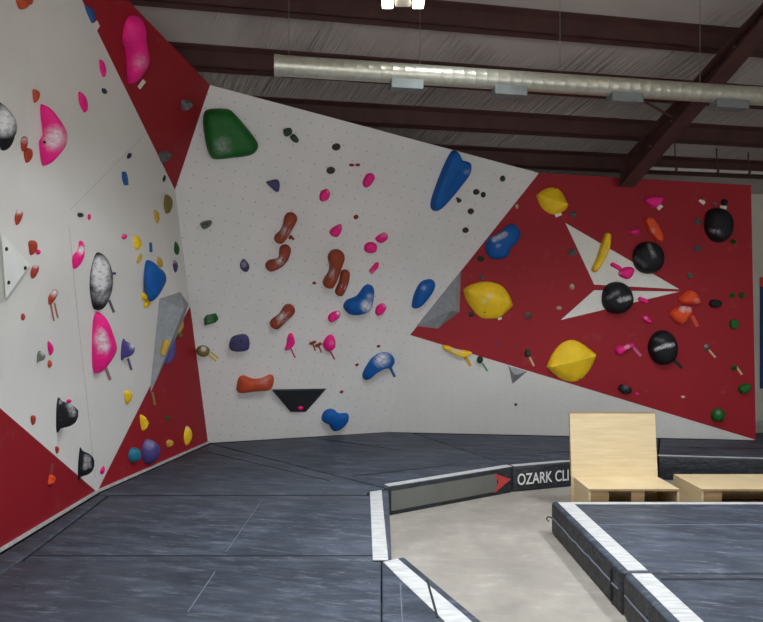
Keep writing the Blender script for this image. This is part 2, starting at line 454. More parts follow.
# tapered rafter, falling towards the red wall
ra = at(763, 30, 6.18); rb = at(627, 187, 8.12)
ra = ra + (ra - rb) * 1.2
m = MB(); hw = 0.11
def topz(p): return min(Z0 - SL * p.dot(H0) - PD, p.z + .32)
d = (rb - ra); dh = Vector((d.x, d.y, 0)).normalized(); sd = Vector((dh.y, -dh.x, 0))
def raf(w0, w1, lo):
    vs = []
    for p in (ra, rb):
        z0, z1 = lo(p)
        vs += [Vector((p.x, p.y, 0)) + sd * w + Vector((0, 0, z)) for z in (z0, z1) for w in (w0, w1)]
    m.add(vs, [(0, 1, 3, 2), (4, 6, 7, 5), (0, 4, 5, 1), (2, 3, 7, 6), (0, 2, 6, 4), (1, 5, 7, 3)])
raf(-hw, hw, lambda p: (p.z, p.z + 0.018)); raf(-0.007, 0.007, lambda p: (p.z + 0.018, topz(p))); raf(-hw, hw, lambda p: (topz(p) - 0.016, topz(p)))
e = rb - dh * 0.008
m.add([Vector((e.x, e.y, 0)) + dh * t + sd * w + Vector((0, 0, z)) for t in (0, .014) for w, z in ((-hw, rb.z), (hw, rb.z), (hw, topz(rb)), (-hw, topz(rb)))],
      [(0, 1, 2, 3), (4, 7, 6, 5), (0, 4, 5, 1), (1, 5, 6, 2), (2, 6, 7, 3), (3, 7, 4, 0)])
rafter = m.build('roof_rafter', M['steel']); tag(rafter, 'dark maroon steel rafter slanting down to the top of the red wall', 'beam')
for k in (0.62, 0.72, 0.82, 0.9):
    p = ra.lerp(rb, k); MB().tube([Vector((p.x, p.y, p.z + 0.16)) - sd * 0.007, Vector((p.x, p.y, p.z + 0.16)) - sd * 0.022], 0.014, 6).build('bolt', M['vent'], rafter)
# diagonal brace between duct and rafter
p, q2 = at(642, 100, 6.75), at(672, 117, 7.0)
tag(MB().tube([p - (q2 - p) * .35, q2], 0.014, 8).build('flange_brace', M['steel']), 'thin dark brace rod running from the rafter up behind the duct', 'brace')

# spiral duct
da = at(274.5, 65.3, 5.5); tt = (D0.y / D0.x)
db = Vector((0, 0, 0)); k = (763 - CX) / F
yb = (5.5 - tt * da.x) / (1 - tt * k); db = at(763, 96.5, yb); db = db + (db - da) * 0.35; db.z = da.z + (db.z - da.z)
pts = []; rad = []
L_ = (db - da).length; nseg = int(L_ / 0.11)
for i in range(nseg):
    for f_, rr in ((0.0, .0895), (0.44, .0895), (0.47, .0903), (0.53, .0903), (0.56, .0895)):
        pts.append(da.lerp(db, (i + f_) / nseg)); rad.append(rr)
duct = MB().tube(pts, rad, 28, False)
duct = duct.build('spiral_duct', M['galv'], smooth=50, org=da); tag(duct, 'long silver spiral air duct hanging below the roof beams', 'duct')
ax = (db - da).normalized(); sx_ = ax.cross(Vector((0, 0, 1))).normalized(); uz = sx_.cross(ax)
def child(o, par): o.parent = par; o.matrix_parent_inverse = par.matrix_world.inverted(); return o
bpy.context.view_layer.update()
cap = MB().tube([da - ax * 0.004, da + ax * 0.05], 0.0945, 28).build('end_cap', M['galv'], smooth=50); child(cap, duct)
for u0, u1 in ((390, 422), (493, 525), (609, 640), (713, 745)):
    mm = []
    for u in (u0, u1):
        kk = (u - CX) / F; s = (kk * da.y - da.x) / (ax.x - kk * ax.y); mm.append(s)
    vb = MB(); vs = []
    for s in mm:
        for w, z in ((-0.06, -0.06), (0.06, -0.06), (0.06, -0.155), (-0.06, -0.155)):
            vs.append(da + ax * s + sx_ * w + uz * z)
    vb.add(vs, [(0, 1, 2, 3), (4, 7, 6, 5), (0, 4, 5, 1), (1, 5, 6, 2), (2, 6, 7, 3), (3, 7, 4, 0)])
    child(vb.build('air_vent', M['vent'], bevel=0.006), duct)
for u in (289, 420, 560, 700):
    kk = (u - CX) / F; s = (kk * da.y - da.x) / (ax.x - kk * ax.y); p = da + ax * s
    zt = Z0 - SL * p.dot(H0)
    hw_ = MB().tube([p + Vector((0, 0, 0.088)), Vector((p.x, p.y, zt + 0.01))], 0.003, 6); child(hw_.build('hanger_wire', M['vent']), duct)

# clamped white pipe standing in for the light gap under the eave
ca, cb = at(643, 168, 8.75), at(763, 173, 9.3); cb = cb + (cb - ca) * .5
cd = tag(MB().tube([ca, cb], 0.024, 10).build('eave_gap_pipe', M['eave_gap'], smooth=60), 'white pipe standing in for the light gap under the eave right of the rafter', 'pipe')
for s in (0.17, 0.4, 0.58, 0.83):
    p = ca.lerp(cb, s); dd = (cb - ca).normalized()
    MB().tube([p - dd * .018, p + dd * .018], 0.034, 10).build('clamp', M['steel'], cd)
    MB().tube([p + Vector((0, 0, .02)), Vector((p.x, p.y, Z0 - SL * p.dot(H0) + .01))], 0.008, 6).build('hanger', M['steel'], cd)

# banner on the far wall at the right edge
bd = Matrix.Rotation(math.radians(10), 4, 'Z')
q = at(763, 320, 10.3); s0 = q.dot(D0) + 0.03
def bq(s0, s1, z0, z1, rr): return [D0 * s + H0 * r + Vector((0, 0, z)) for r in (9.13, 9.145) for s, z in ((s0, z0), (s1, z0), (s1, z1), (s0, z1))]
fc = [(0, 1, 2, 3), (4, 7, 6, 5), (0, 4, 5, 1), (1, 5, 6, 2), (2, 6, 7, 3), (3, 7, 4, 0)]
bn = tag(MB().add(bq(s0, s0 + 1.1, 0.75, 2.46, 0), fc).build('wall_banner', M['banner_blue']), 'dark blue hanging banner with a red top at the right edge', 'banner')
MB().add(bq(s0 - 0.004, s0 + 1.104, 2.46, 2.62, 0), fc).build('header_band', M['banner_red'], bn)
# baseboard of the far wall
ba = MB(); fb = [D0 * s + H0 * r + Vector((0, 0, z)) for r in (9.11, 9.149) for s, z in ((-5.2, .12), (10.3, .12), (10.3, .2), (-5.2, .2))]
struct(ba.add(fb, fc).build('baseboard_far', M['strip']))
# ------------------------------------------------------------------ landing mats
def XY(u, v, z=MZ): p = onz(u, v, z); return (p.x, p.y)
GAP = 0.007
def shrink(poly, d):
    n = len(poly); ar = sum(poly[i][0] * poly[(i + 1) % n][1] - poly[(i + 1) % n][0] * poly[i][1] for i in range(n))
    sg = 1 if ar > 0 else -1; out = []
    for i in range(n):
        a, b, c = Vector(poly[i - 1]), Vector(poly[i]), Vector(poly[(i + 1) % n])
        n1 = (b - a).normalized(); n2 = (c - b).normalized()
        m1 = Vector((-n1.y, n1.x)) * sg; m2 = Vector((-n2.y, n2.x)) * sg
        k = (m1 + m2); k = k / max(0.3, k.dot(m1)) if k.length > 1e-6 else m1
        out.append((b.x + k.x * d, b.y + k.y * d))
    return out
def strip_poly(parent, poly, name='edge_strip', mat='strip', z=MZ, h=0.003, lab=None):
    o = MB().prism(poly, z - 0.002, z + h).build(name, M[mat], parent)
    if lab: o['label'] = lab
    return o
def band(a, b, w, side=1):
    a, b = Vector(a), Vector(b); d = (b - a).normalized(); n = Vector((-d.y, d.x)) * side * w
    return [tuple(a), tuple(b), tuple(b + n), tuple(a + n)]
def mat_(poly, label, bev=0.022, z1=MZ, gap=GAP):
    m = MB().prism(shrink(poly, gap), 0.0, z1)
    o = m.build('landing_mat', [M['vinyl'], M['side']], bevel=bev, seg=3, smooth=40)
    for p in o.data.polygons: p.material_index = 0 if p.normal.z > 0.6 else 1
    return tag(o, label, 'landing mat', 'landing mats')
wx = P1.x
c1 = (0.055, 5.74)                                            # inside corner of the pit
yS1 = onz(200, 561, MZ).y; yS2 = onz(250, 495, MZ).y
def wl(y): return wx + 0.03
K = XY(197, 451); F0 = (0.06, 6.0); F1 = XY(513, 466.6); F2 = XY(568, 462); F3 = XY(658, 456); F4 = XY(763, 459)
F4 = (F3[0] + (F4[0] - F3[0]) * 2.6, F3[1] + (F4[1] - F3[1]) * 2.6)
wb = Vector((0.012, -0.035, 0))
p1 = (P1.x + .03, P1.y - .005); p2 = (P2.x + .035, P2.y - .03); p4 = (P4.x, P4.y - .015); ps = (S_.x, S_.y - .01)
near = mat_([(-2.42, 1.5), (0.0, 1.5), (0.0, yS1), (-2.42, yS1)], 'slate grey mat section filling the lower left foreground', .012, gap=.0025)
mid = mat_([(-2.42, yS1), (0.075, yS1), (0.075, 5.93), (-0.125, 5.83), (-0.13, yS2), (-2.52, yS2)], 'slate grey mat section between the two long cross seams, beside the concrete pit')
edge = mat_([(wx + .03, 1.5), (-2.42, 1.5), (-2.42, yS1), (-2.52, yS2), (p1[0], yS2)], 'narrow dark mat strip along the foot of the red left wall')
bl_ = mat_([(p1[0], yS2), (-0.13, yS2), (-0.125, 5.83), (0.055, 5.95), p2, p1], 'triangular slate mat in the left corner below the leaning red panel')
wk = (-0.92, 8.52)
t = 0.56; fm = (F0[0] + (F1[0] - F0[0]) * 0.9, F0[1] + (F1[1] - F0[1]) * 0.9)
# where the back mats meet the white wall
dA = (Vector(p4) - Vector(p2)); wkA = Vector(p2) + dA * 0.55; wkA = (wkA.x, wkA.y)
wkB = (.45, 8.86)
bk = mat_([(0.055, 5.95), F0, F1, wkB, p4, p2], 'slate mat below the white wall, its front face carrying a plain grey banner')
br = mat_([F1, F2, F3, (F3[0] + .5, 8.44), wkB], 'slate mat behind the plywood seat, lettered on its front face')
bf = mat_([F3, F4, (F4[0], 8.9), (5.12, 8.9), ps, (F3[0] + .5, 8.44)], 'slate mat behind the low plywood box, at the foot of the red wall')
diag = mat_([(0.0, 1.5), (1.31, 1.5), (0.53, 3.35), (0.155, 4.235), (0.09, 4.2), (0.082, yS1), (0.0, yS1)], 'wedge shaped slate mat with a white border on the near left of the concrete', .012, gap=.0025)
rn = mat_([(1.55, 1.5), (5.6, 1.5), (5.6, 3.97), (1.535, 3.97)], 'slate mat section at the lower right corner, white border on its left', .03)
rb_ = mat_([(1.535, 3.97), (5.6, 3.97), (5.6, 5.54), (1.505, 5.54)], 'slate mat section in front of the plywood seat, white border on two sides', .03)
# white border strips
strip_poly(mid, [(-0.058, yS1 + .01), (0.045, yS1 + .01), (0.0, 5.88), (-0.108, 5.82)])
strip_poly(diag, [(0.012, 4.135), (0.11, 4.19), (0.465, 3.36), (1.2, 1.56), (1.02, 1.56), (0.306, 3.40), (0.12, 3.85)])
strip_poly(bk, band((F0[0] + .01, F0[1] + .02), (F1[0] - .01, F1[1] + .01), 0.085))
strip_poly(br, band((F1[0] + .015, F1[1] + .02), (F2[0], F2[1] + .015), 0.07))
strip_poly(br, band((F2[0], F2[1] + .015), (F3[0] - .01, F3[1] + .015), 0.05))
strip_poly(bf, band((F3[0] + .01, F3[1] + .015), (F4[0] - .02, F4[1] + .015), 0.05))
strip_poly(rn, [(1.61, 1.55), (1.74, 1.55), (1.715, 3.945), (1.59, 3.945)])
strip_poly(rb_, [(1.588, 3.995), (1.715, 3.995), (1.69, 5.49), (1.56, 5.49)])
strip_poly(rb_, [(1.69, 5.43), (5.54, 5.43), (5.54, 5.49), (1.69, 5.49)])
# seams and welts in the covers
def welt(par, a, b, w=0.016, mat='seam', h=0.003, name='cover_seam'):
    a, b = Vector(a), Vector(b); d = (b - a).normalized(); n = Vector((-d.y, d.x)) * w / 2
    return strip_poly(par, [tuple(a - n), tuple(b - n), tuple(b + n), tuple(a + n)], name, mat, MZ, h)
ys = onz(650, 525, MZ).y
welt(rb_, (1.72, ys), (5.5, ys), 0.014, 'seam_light'); welt(rn, (1.74, 3.86), (5.5, 3.86), 0.02, 'seam')
welt(mid, (-2.4, yS1 + .09), (-0.06, yS1 + .09), 0.012, 'seam')
welt(bl_, XY(208, 452), XY(330, 481), 0.014); welt(bk, XY(352, 476.2), XY(455, 464.6), 0.012, 'seam'); welt(bk, XY(319, 438.6), XY(400, 450), 0.012)
welt(mid, (-2.5, yS2 - .02), (-.14, yS2 - .02), 0.022, 'seam'); welt(mid, XY(262, 500), XY(226, 552), 0.006, 'seam_light', .001); welt(near, XY(215, 572), XY(188, 612), 0.007, 'seam_light'); welt(diag, (0.115, 3.8), (0.10, 1.55), 0.006, 'seam_light', .001)
welt(diag, XY(427, 580), XY(437.5, 618), 0.014, 'seam', 0.0045)
welt(br, (2.9, 7.75), (1.9, 7.5), 0.012); welt(bf, (3.9, 7.85), (6, 7.65), 0.014)
# piping and vertical seams on the near faces of the right-hand mats
def side_seam(par, pts, r=0.008, name='side_piping', mat='seam_light'):
    return MB().tube(pts, r, 6).build(name, M[mat], par)
random.seed(3)
def wav(x0, y0, x1, y1, z, n=16, a=.006):
    return [(x0 + (x1 - x0) * i / n + .003, y0 + (y1 - y0) * i / n, z + random.uniform(-a, a)) for i in range(n + 1)]
side_seam(rb_, wav(1.507, 5.5, 1.537, 4.02, .15)); side_seam(rn, wav(1.537, 3.92, 1.552, 1.6, .15))
side_seam(rb_, [(1.535, 4.14, .03), (1.535, 4.14, .24)], .009, 'side_seam', 'seam')
h = MB().tube([(1.512, 5.48, .15), (1.47, 5.47, .165), (1.45, 5.45, .15), (1.465, 5.43, .135)], 0.006, 6); h.build('zip_pull', M['seam'], rb_)
# banner faces of the back mats
def face_frame(a, b):
    a, b = Vector(a), Vector(b); d = (b - a).normalized()
    return Matrix(((d.x, 0, d.y, a.x), (d.y, 0, -d.x, a.y), (0, 1, 0, 0), (0, 0, 0, 1)))        # local x along, y up, z out of the face
FL = (Vector(F1) - Vector(F0)).length
f1 = face_frame(F0, F1); f2 = face_frame(F1, F2)
def fbox(par, fr, x0, x1, y0, y1, z0, z1, name, mat, lab=None):
    o = MB().box(x0, x1, y0, y1, z0, z1, fr).build(name, mat, par)
    if lab: o['label'] = lab
    return o
def ux(u, a, b, fr):                                          # distance along the face seen in column u
    k = (u - CX) / F; a, b = Vector(a), Vector(b); d = (b - a).normalized()
    return (k * a.y - a.x) / (d.x - k * d.y)
gp = fbox(bk, f1, .04, ux(497, F0, F1, f1), .045, .235, -.006, .002, 'banner_panel', M['panel_grey'], 'plain grey banner panel')
xa0, xa1, xn = ux(494, F0, F1, f1), ux(511, F0, F1, f1), ux(498.5, F0, F1, f1)
ar = MB(); pp = [(xa0, .245), (xa1, .15), (xa0, .03), (xn, .145)]
ar.add([f1 @ Vector((x, y, z)) for z in (-.004, .004) for x, y in pp], [(0, 1, 3), (1, 2, 3), (4, 7, 5), (5, 7, 6), (0, 4, 5, 1), (1, 5, 6, 2), (2, 6, 7, 3), (3, 7, 4, 0)])
o = ar.build('arrow_emblem', M['arrow_red'], bk); o['label'] = 'red arrowhead emblem'
cu = bpy.data.curves.new('lettering', 'FONT'); cu.body = 'OZARK CLI'; cu.size = 0.2; cu.extrude = 0.001; cu.offset = 0.002
to = bpy.data.objects.new('tmp', cu); C.objects.link(to); bpy.context.view_layer.update()
tm = bpy.data.meshes.new_from_object(to.evaluated_get(bpy.context.evaluated_depsgraph_get())); bpy.data.objects.remove(to)
xs = [v.co.x for v in tm.vertices]; yy = [v.co.y for v in tm.vertices]
x0 = ux(517.5, F1, F2, f2); x1 = ux(568.5, F1, F2, f2)
for v in tm.vertices:
    v.co = f2 @ Vector((x0 + (v.co.x - min(xs)) / (max(xs) - min(xs)) * (x1 - x0), .075 + (v.co.y - min(yy)) / (max(yy) - min(yy)) * .125, .003 + v.co.z))
o = link('lettering', tm, M['letters'], br); o['label'] = 'white OZARK CLI lettering'

# ------------------------------------------------------------------ plywood seat and low box
def crate(root, x0, x1, y0, y1, zt, back=None):
    t = .02
    MB().box(x0, x1, y0, y1, zt - t, zt).build('seat_panel', M['ply'], root, bevel=.003)
    for xx in (x0, x1 - t): MB().box(xx, xx + t, y0 + .004, y1, 0, zt - t).build('side_panel', M['ply'], root)
    MB().box(x0 + t, x1 - t, y1 - t, y1, 0, zt - t).build('rear_panel', M['ply'], root)
    MB().box(x0 + t, x0 + .19, y0 + .006, y0 + .026, 0, zt - t).build('front_panel', M['ply_edge'], root)
    if back: MB().box(x0 + .40, x0 + .52, y0 + .006, y0 + .03, 0, zt - t).build('front_post', M['ply_edge'], root)
    MB().box(x0 + .0005, x1 - .0005, y0 - .003, y0 - .0005, zt - t + .001, zt - .001).build('edge_band', M['ply_edge'], root)
    MB().box(x0 + t, x1 - t, y0 + .08, y1 - t, .06, .08).build('inner_shelf', M['ply_edge'], root)
b = tag(empty('plywood_bench', (0, 0, 0)), 'pale plywood bench seat with a tall square backrest standing on the concrete', 'seat')
crate(b, 1.925, 2.77, 5.76, 6.2, .33, True)
bb = MB(); zt = .968; lean = .05
def bk_(x, y, z): return (x, y, z)
vs = [(1.90, 6.2, 0), (2.765, 6.2, 0), (2.765, 6.222, 0), (1.90, 6.222, 0), (1.90, 6.2, .33), (2.765, 6.2, .33), (2.765, 6.222, .33), (1.90, 6.222, .33),
      (1.897, 6.2 + lean, zt), (2.757, 6.2 + lean, zt), (2.757, 6.222 + lean, zt), (1.897, 6.222 + lean, zt)]
q4 = lambda a, b: [(a, a + 1, b + 1, b), (a + 1, a + 2, b + 2, b + 1), (a + 2, a + 3, b + 3, b + 2), (a + 3, a, b, b + 3)]
bb.add(vs, q4(0, 4) + q4(4, 8) + [(0, 3, 2, 1), (8, 9, 10, 11)])
bp = bb.build('backrest', M['ply'], b, bevel=.004)
MB().box(1.8985, 2.7555, 6.2 + lean - .001, 6.223 + lean, zt - .012, zt + .001).build('edge_band', M['ply_edge'], bp)
e2 = MB(); e2.add([(1.8945, 6.2, .33), (1.8985, 6.2, .33), (1.8985, 6.224, .33), (1.8945, 6.224, .33), (1.893, 6.2 + lean, zt), (1.8975, 6.2 + lean, zt), (1.8975, 6.224 + lean, zt), (1.893, 6.224 + lean, zt)],
                  q4(0, 4) + [(0, 3, 2, 1), (4, 5, 6, 7)]); e2.build('edge_band', M['ply_edge'], bp)
b2 = tag(empty('plywood_box', (0, 0, 0)), 'low open fronted plywood box to the right of the plywood seat', 'box')
crate(b2, 2.975, 4.35, 5.76, 6.32, .33)

# ------------------------------------------------------------------ tube lights
def tube_light(loc, lab):
    r = empty('ceiling_light', loc); tag(r, lab, 'light', 'tube lights')
    MB().box(-.055, .055, -.62, .62, -.01, .05).build('housing', M['housing'], r, bevel=.006)
    for sx in (-.11, .11):
        MB().box(sx - .045, sx + .045, -.61, .61, -.006, .02).build('reflector', M['housing'], r)
        MB().box(sx - .04, sx + .04, -.6, .6, -.034, -.012).build('lit_tube', M['tube'], r, bevel=.008)
    for y in (-.5, .5):
        zt = Z0 - SL * (Vector(loc) + Vector((0, y, 0))).dot(H0) - loc[2] + .02
        MB().tube([(0, y, .05), (0, y, zt)], .004, 6).build('suspension_wire', M['vent'], r)
    return r
lamp0 = tube_light((0.155, 3.92, 4.2), 'bright twin tube light hanging at the top edge of the picture')
def copy_tree(o, loc):
    c = o.copy(); C.objects.link(c); c.location = loc
    for ch in o.children:
        d = ch.copy(); C.objects.link(d); d.parent = c
    return c
for i, (loc, en) in enumerate((((0.155, 3.92, 4.2), .8), ((3.3, 4.35, 4.75), 1.4), ((.9, 4.35, 4.9), 1.2), ((-.4, 1.0, 4.8), .8), ((3.2, 0.8, 4.8), .8))):  # all fixtures after the first are unseen, added to light the room
    if i:
        l = copy_tree(lamp0, loc)
        l['label'] = ['', 'unseen added tube light above the picture, over the right hand mats', 'unseen added tube light above the picture, in the middle of the room', 'unseen added tube light above and left of the viewer', 'unseen added tube light above and right of the viewer'][i]
    for sx in (-.11, .11):
        ld = bpy.data.lights.new('tube_glow', 'AREA'); ld.shape = 'RECTANGLE'; ld.size = .08; ld.size_y = 1.2; ld.energy = LAMP * en; ld.spread = SPREAD; ld.color = (.9, .96, 1)
        lo = bpy.data.objects.new('tube_glow', ld); C.objects.link(lo); lo.location = (loc[0] + sx, loc[1], loc[2] - .04)

# ------------------------------------------------------------------ daylight through the open side behind the camera, camera, exposure
w = bpy.data.worlds.new('daylight'); bpy.context.scene.world = w; w.use_nodes = True
bg = w.node_tree.nodes['Background']; bg.inputs['Color'].default_value = (.97, .98, 1, 1); bg.inputs['Strength'].default_value = SKY
sc = bpy.context.scene
cam = bpy.data.cameras.new('camera'); co = bpy.data.objects.new('camera', cam); C.objects.link(co)
co.location = CAM; co.rotation_euler = (math.pi / 2, 0, 0)
cam.sensor_fit = 'HORIZONTAL'; cam.sensor_width = 36; cam.lens = 36 * F / 763; cam.shift_y = (HY - 311) / 763
cam.clip_start = .05; sc.camera = co
sc.view_settings.view_transform = 'Standard'; sc.view_settings.look = 'None'; sc.view_settings.gamma = 1; sc.view_settings.use_curve_mapping = False
sc.view_settings.exposure = EXPO
sc.cycles.max_bounces = 10; sc.cycles.diffuse_bounces = 6
# ------------------------------------------------------------------ climbing holds
# outlines are read in photo pixels and carried onto the real wall panel, then given relief along its normal
PROF = {
 'dome': [(1, 0), (.985, .2), (.94, .43), (.86, .64), (.73, .82), (.55, .94), (.3, .99), (0, 1)],
 'slab': [(1, 0), (.99, .3), (.955, .58), (.88, .82), (.76, .95), (.55, 1.0), (.28, 1.0), (0, 1.0)],
 'lens': [(1, 0), (.985, .1), (.93, .2), (.5, .66), (.2, .9), (0, 1)],
 'rock': [(1, 0), (.9, .4), (.6, .85), (.28, 1.0), (0, 1.05)],
 'ball': [(1, 0), (.985, .17), (.94, .34), (.866, .5), (.766, .643), (.643, .766), (.5, .866), (.342, .94), (.17, .985), (0, 1)],
 'jug':  [(1, 0), (.97, .25), (.9, .6), (.78, .9), (.6, 1.0), (.42, .93), (.22, .82), (0, .78)],
 'horn': [(1, 0), (.97, .06), (.88, .1), (.74, .16), (.66, .36), (.58, .58), (.46, .78), (.3, .93), (.15, .985), (0, 1)],
}
def smooth_loop(p, n):
    k = len(p); out = []; per = max(2, n // k)
    for i in range(k):
        a, b, c, d = p[i - 1], p[i], p[(i + 1) % k], p[(i + 2) % k]
        for j in range(per):
            t = j / per
            if (b - c).length < 1e-6: out.append(b.copy()); continue
            out.append(0.5 * (2 * b + (c - a) * t + (2 * a - 5 * b + 4 * c - d) * t * t + (3 * b - a - 3 * c + d) * t ** 3))
    return out
def E(u, v, a, b=None, rot=0, p=2.0):
    b = b or a; r = math.radians(rot); out = []
    for i in range(16):
        t = 2 * math.pi * i / 16; c, s = math.cos(t), math.sin(t)
        x = a * math.copysign(abs(c) ** (2 / p), c); y = b * math.copysign(abs(s) ** (2 / p), s)
        out.append((u + x * math.cos(r) - y * math.sin(r), v + x * math.sin(r) + y * math.cos(r)))
    return ('P', out, None)
def P(*a): return ('P', list(zip(a[0::2], a[1::2])), None)
def X(*a): return ('X', list(zip(a[0::2], a[1::2])), None)       # straight-edged
def SP(*s):                                                       # a spine of circles
    pts = [Vector(q[:2]) for q in s]; rs = [q[2] for q in s]; lft = []; rgt = []
    for i, p in enumerate(pts):
        d = (pts[min(i + 1, len(pts) - 1)] - pts[max(i - 1, 0)]).normalized(); n = Vector((-d.y, d.x))
        lft.append(p + n * rs[i]); rgt.append(p - n * rs[i])
    d0 = (pts[0] - pts[1]).normalized(); d1 = (pts[-1] - pts[-2]).normalized()
    n0 = Vector((-d0.y, d0.x)); n1 = Vector((-d1.y, d1.x)); q = .72
    loop = lft + [pts[-1] + (d1 + n1) * rs[-1] * q, pts[-1] + d1 * rs[-1], pts[-1] + (d1 - n1) * rs[-1] * q] + rgt[::-1] + [pts[0] + (d0 + n0) * rs[0] * q, pts[0] + d0 * rs[0], pts[0] + (d0 - n0) * rs[0] * q]
    return ('P', [tuple(x) for x in loop], [tuple(p) for p in pts])
def nearest(q, sk):
    if len(sk) == 1: return sk[0].copy()
    best = None
    for a, b in zip(sk, sk[1:]):
        d = b - a; t = 0 if d.length_squared < 1e-12 else max(0, min(1, (q - a).dot(d) / d.length_squared)); x = a + d * t
        if best is None or (x - q).length < best[0]: best = ((x - q).length, x)
    return best[1]
HOLDS = []
def H(col, shape, wl_, label, prof='dome', h=None, chalk=(), grp=None, bolt=None, name='climbing_hold', cat='climbing hold', ridge=None, flat=False, n=40, k=1.0):
    kind, out, sk = shape
    if wl_ in ('L', 'T', 'V', 'LR') and prof == 'dome': prof = 'ball'
    if wl_ == 'L' and prof == 'rock': prof = 'ball'; h = (h or .06) * .85
    px = [Vector(p) for p in out]
    c = sum(px, Vector((0, 0))) / len(px)
    if len(chalk) > 1 and not sk: n = 90
    p0, nn = hit(c.x, c.y, wl_)
    dist = (p0 - CAM).y
    area = abs(sum(px[i - 1].x * px[i].y - px[i].x * px[i - 1].y for i in range(len(px)))) / 2
    if h is None: h = min(.2, .5 * math.sqrt(area / math.pi) * 1.25 * dist / F) * k
    # keep the silhouette: where the relief leans sideways in the picture the base is narrower than the outline
    a = Vector(proj(p0)); b = Vector(proj(p0 + nn * h)); d = b - a
    def sq(p): return p
    if d.length > 1.0:
        e = d.normalized(); al = [(p - c).dot(e) for p in px]; lo, hi = min(al), max(al); L = hi - lo
        lim = (.8 if prof == 'horn' else .5) * L
        if wl_ in ('L', 'T', 'V', 'LR') and d.length > lim: h *= lim / d.length; d = d * (lim / d.length)
        f = max(L - (.7 if prof == 'horn' else .5) * d.length, .45 * L) / L
        def sq(p): t = (p - c).dot(e); return p + e * (lo + (t - lo) * f - t)
    px = [sq(p) for p in px]
    t1 = Vector((0, 0, 1)).cross(nn).normalized(); t2 = nn.cross(t1)
    c2 = sum(px, Vector((0, 0))) / len(px); o0 = onplane(c2.x, c2.y, p0, nn)
    def loc(p): w = onplane(p.x, p.y, p0, nn) - o0; return Vector((w.dot(t1), w.dot(t2)))
    lp = [loc(p) for p in px]
    if kind == 'P' and not flat: loop = smooth_loop(lp, n)
    elif kind == 'X' and not flat:
        loop = []
        for i in range(len(lp)):
            A_, B_ = lp[i], lp[(i + 1) % len(lp)]
            loop += [A_.lerp(B_, t) for t in (0.04, .35, .65, .96)]
    else: loop = lp
    if ridge: skl = [loc(sq(Vector(ridge[:2]))), loc(sq(Vector(ridge[2:])))]
    elif sk: skl = [loc(sq(Vector(p))) for p in sk]
    else:                                                         # medial segment from the principal axis
        m = sum(loop, Vector((0, 0))) / len(loop)
        xx = sum((p.x - m.x) ** 2 for p in loop); yy = sum((p.y - m.y) ** 2 for p in loop); xy = sum((p.x - m.x) * (p.y - m.y) for p in loop)
        th = .5 * math.atan2(2 * xy, xx - yy); ax = Vector((math.cos(th), math.sin(th))); bx = Vector((-ax.y, ax.x))
        ra_ = max((p - m).dot(ax) for p in loop) - min((p - m).dot(ax) for p in loop); rb2 = max((p - m).dot(bx) for p in loop) - min((p - m).dot(bx) for p in loop)
        hl = max(0, (ra_ - rb2) * (.36 if prof in ('slab', 'jug') else .26 if prof == 'dome' else .16)); skl = [m - ax * hl, m + ax * hl] if hl > .002 else [m]
    pr = PROF[prof]
    if sk and prof == 'slab': pr = pr[:-1]
    if n > 60: pr = [q for a_, b_ in zip(pr, pr[1:]) for q in (a_, ((a_[0] + b_[0]) / 2, (a_[1] + b_[1]) / 2 + .12 * abs(b_[1] - a_[1]) * (prof != 'lens')))] + [pr[-1]]
    vs = []; fs = []; ne = [nearest(q, skl) for q in loop]; K_ = len(loop)
    rnd = random.Random(int(c.x * 31 + c.y * 17))
    for s_, hh in [(1.0, .001 / max(h, .012)), (1.0, .002 / max(h, .012))] + pr[1:]:
        for q, sp_ in zip(loop, ne):
            w = sp_ + (q - sp_) * s_; z = hh * h
            if prof == 'rock' and 0 < s_ < 1: z *= 1 + rnd.uniform(-.12, .12)
            vs.append(Vector((w.x, w.y, z)))
    R_n = len(pr) + 1
    for r in range(R_n - 1):
        for i in range(K_): fs.append((r * K_ + i, r * K_ + (i + 1) % K_, (r + 1) * K_ + (i + 1) % K_, (r + 1) * K_ + i))
    me = bpy.data.meshes.new(name); me.from_pydata([tuple(v) for v in vs], [], fs)
    bm = bmesh.new(); bm.from_mesh(me); bmesh.ops.remove_doubles(bm, verts=bm.verts[:], dist=2e-4)
    bmesh.ops.holes_fill(bm, edges=[e for e in bm.edges if e.is_boundary], sides=0)
    bmesh.ops.recalc_face_normals(bm, faces=bm.faces[:])
    bm.to_mesh(me); bm.free()
    at_ = me.attributes.new('chalk', 'FLOAT', 'POINT')
    mw = Matrix(((t1.x, t2.x, nn.x, o0.x), (t1.y, t2.y, nn.y, o0.y), (t1.z, t2.z, nn.z, o0.z), (0, 0, 0, 1)))
    seen = [Vector(proj(mw @ v.co)) for v in me.vertices]
    def dseg(p, q):
        if len(q) < 6: return (p - Vector(q[:2])).length / q[2], q[3] if len(q) > 3 else 1.0
        A_, B_ = Vector(q[:2]), Vector(q[2:4]); e_ = B_ - A_; t_ = max(0, min(1, (p - A_).dot(e_) / e_.length_squared))
        return (p - A_ - e_ * t_).length / q[4], q[5]
    for v in me.vertices:
        val = 0
        if v.co.z > h * .1:
            for q in chalk:
                dd, st_ = dseg(seen[v.index], q)
                val = max(val, st_ * max(0, min(1, 1.5 - 1.25 * dd)))
        at_.data[v.index].value = val
    me.polygons.foreach_set('use_smooth', [prof != 'rock'] * len(me.polygons))
    if prof != 'rock': me.set_sharp_from_angle(angle=math.radians(32 if prof == 'lens' else 60))
    o = link(name, me, M['h_' + col] if 'h_' + col in M else M[col], None, mw)
    tag(o, label, cat, grp)
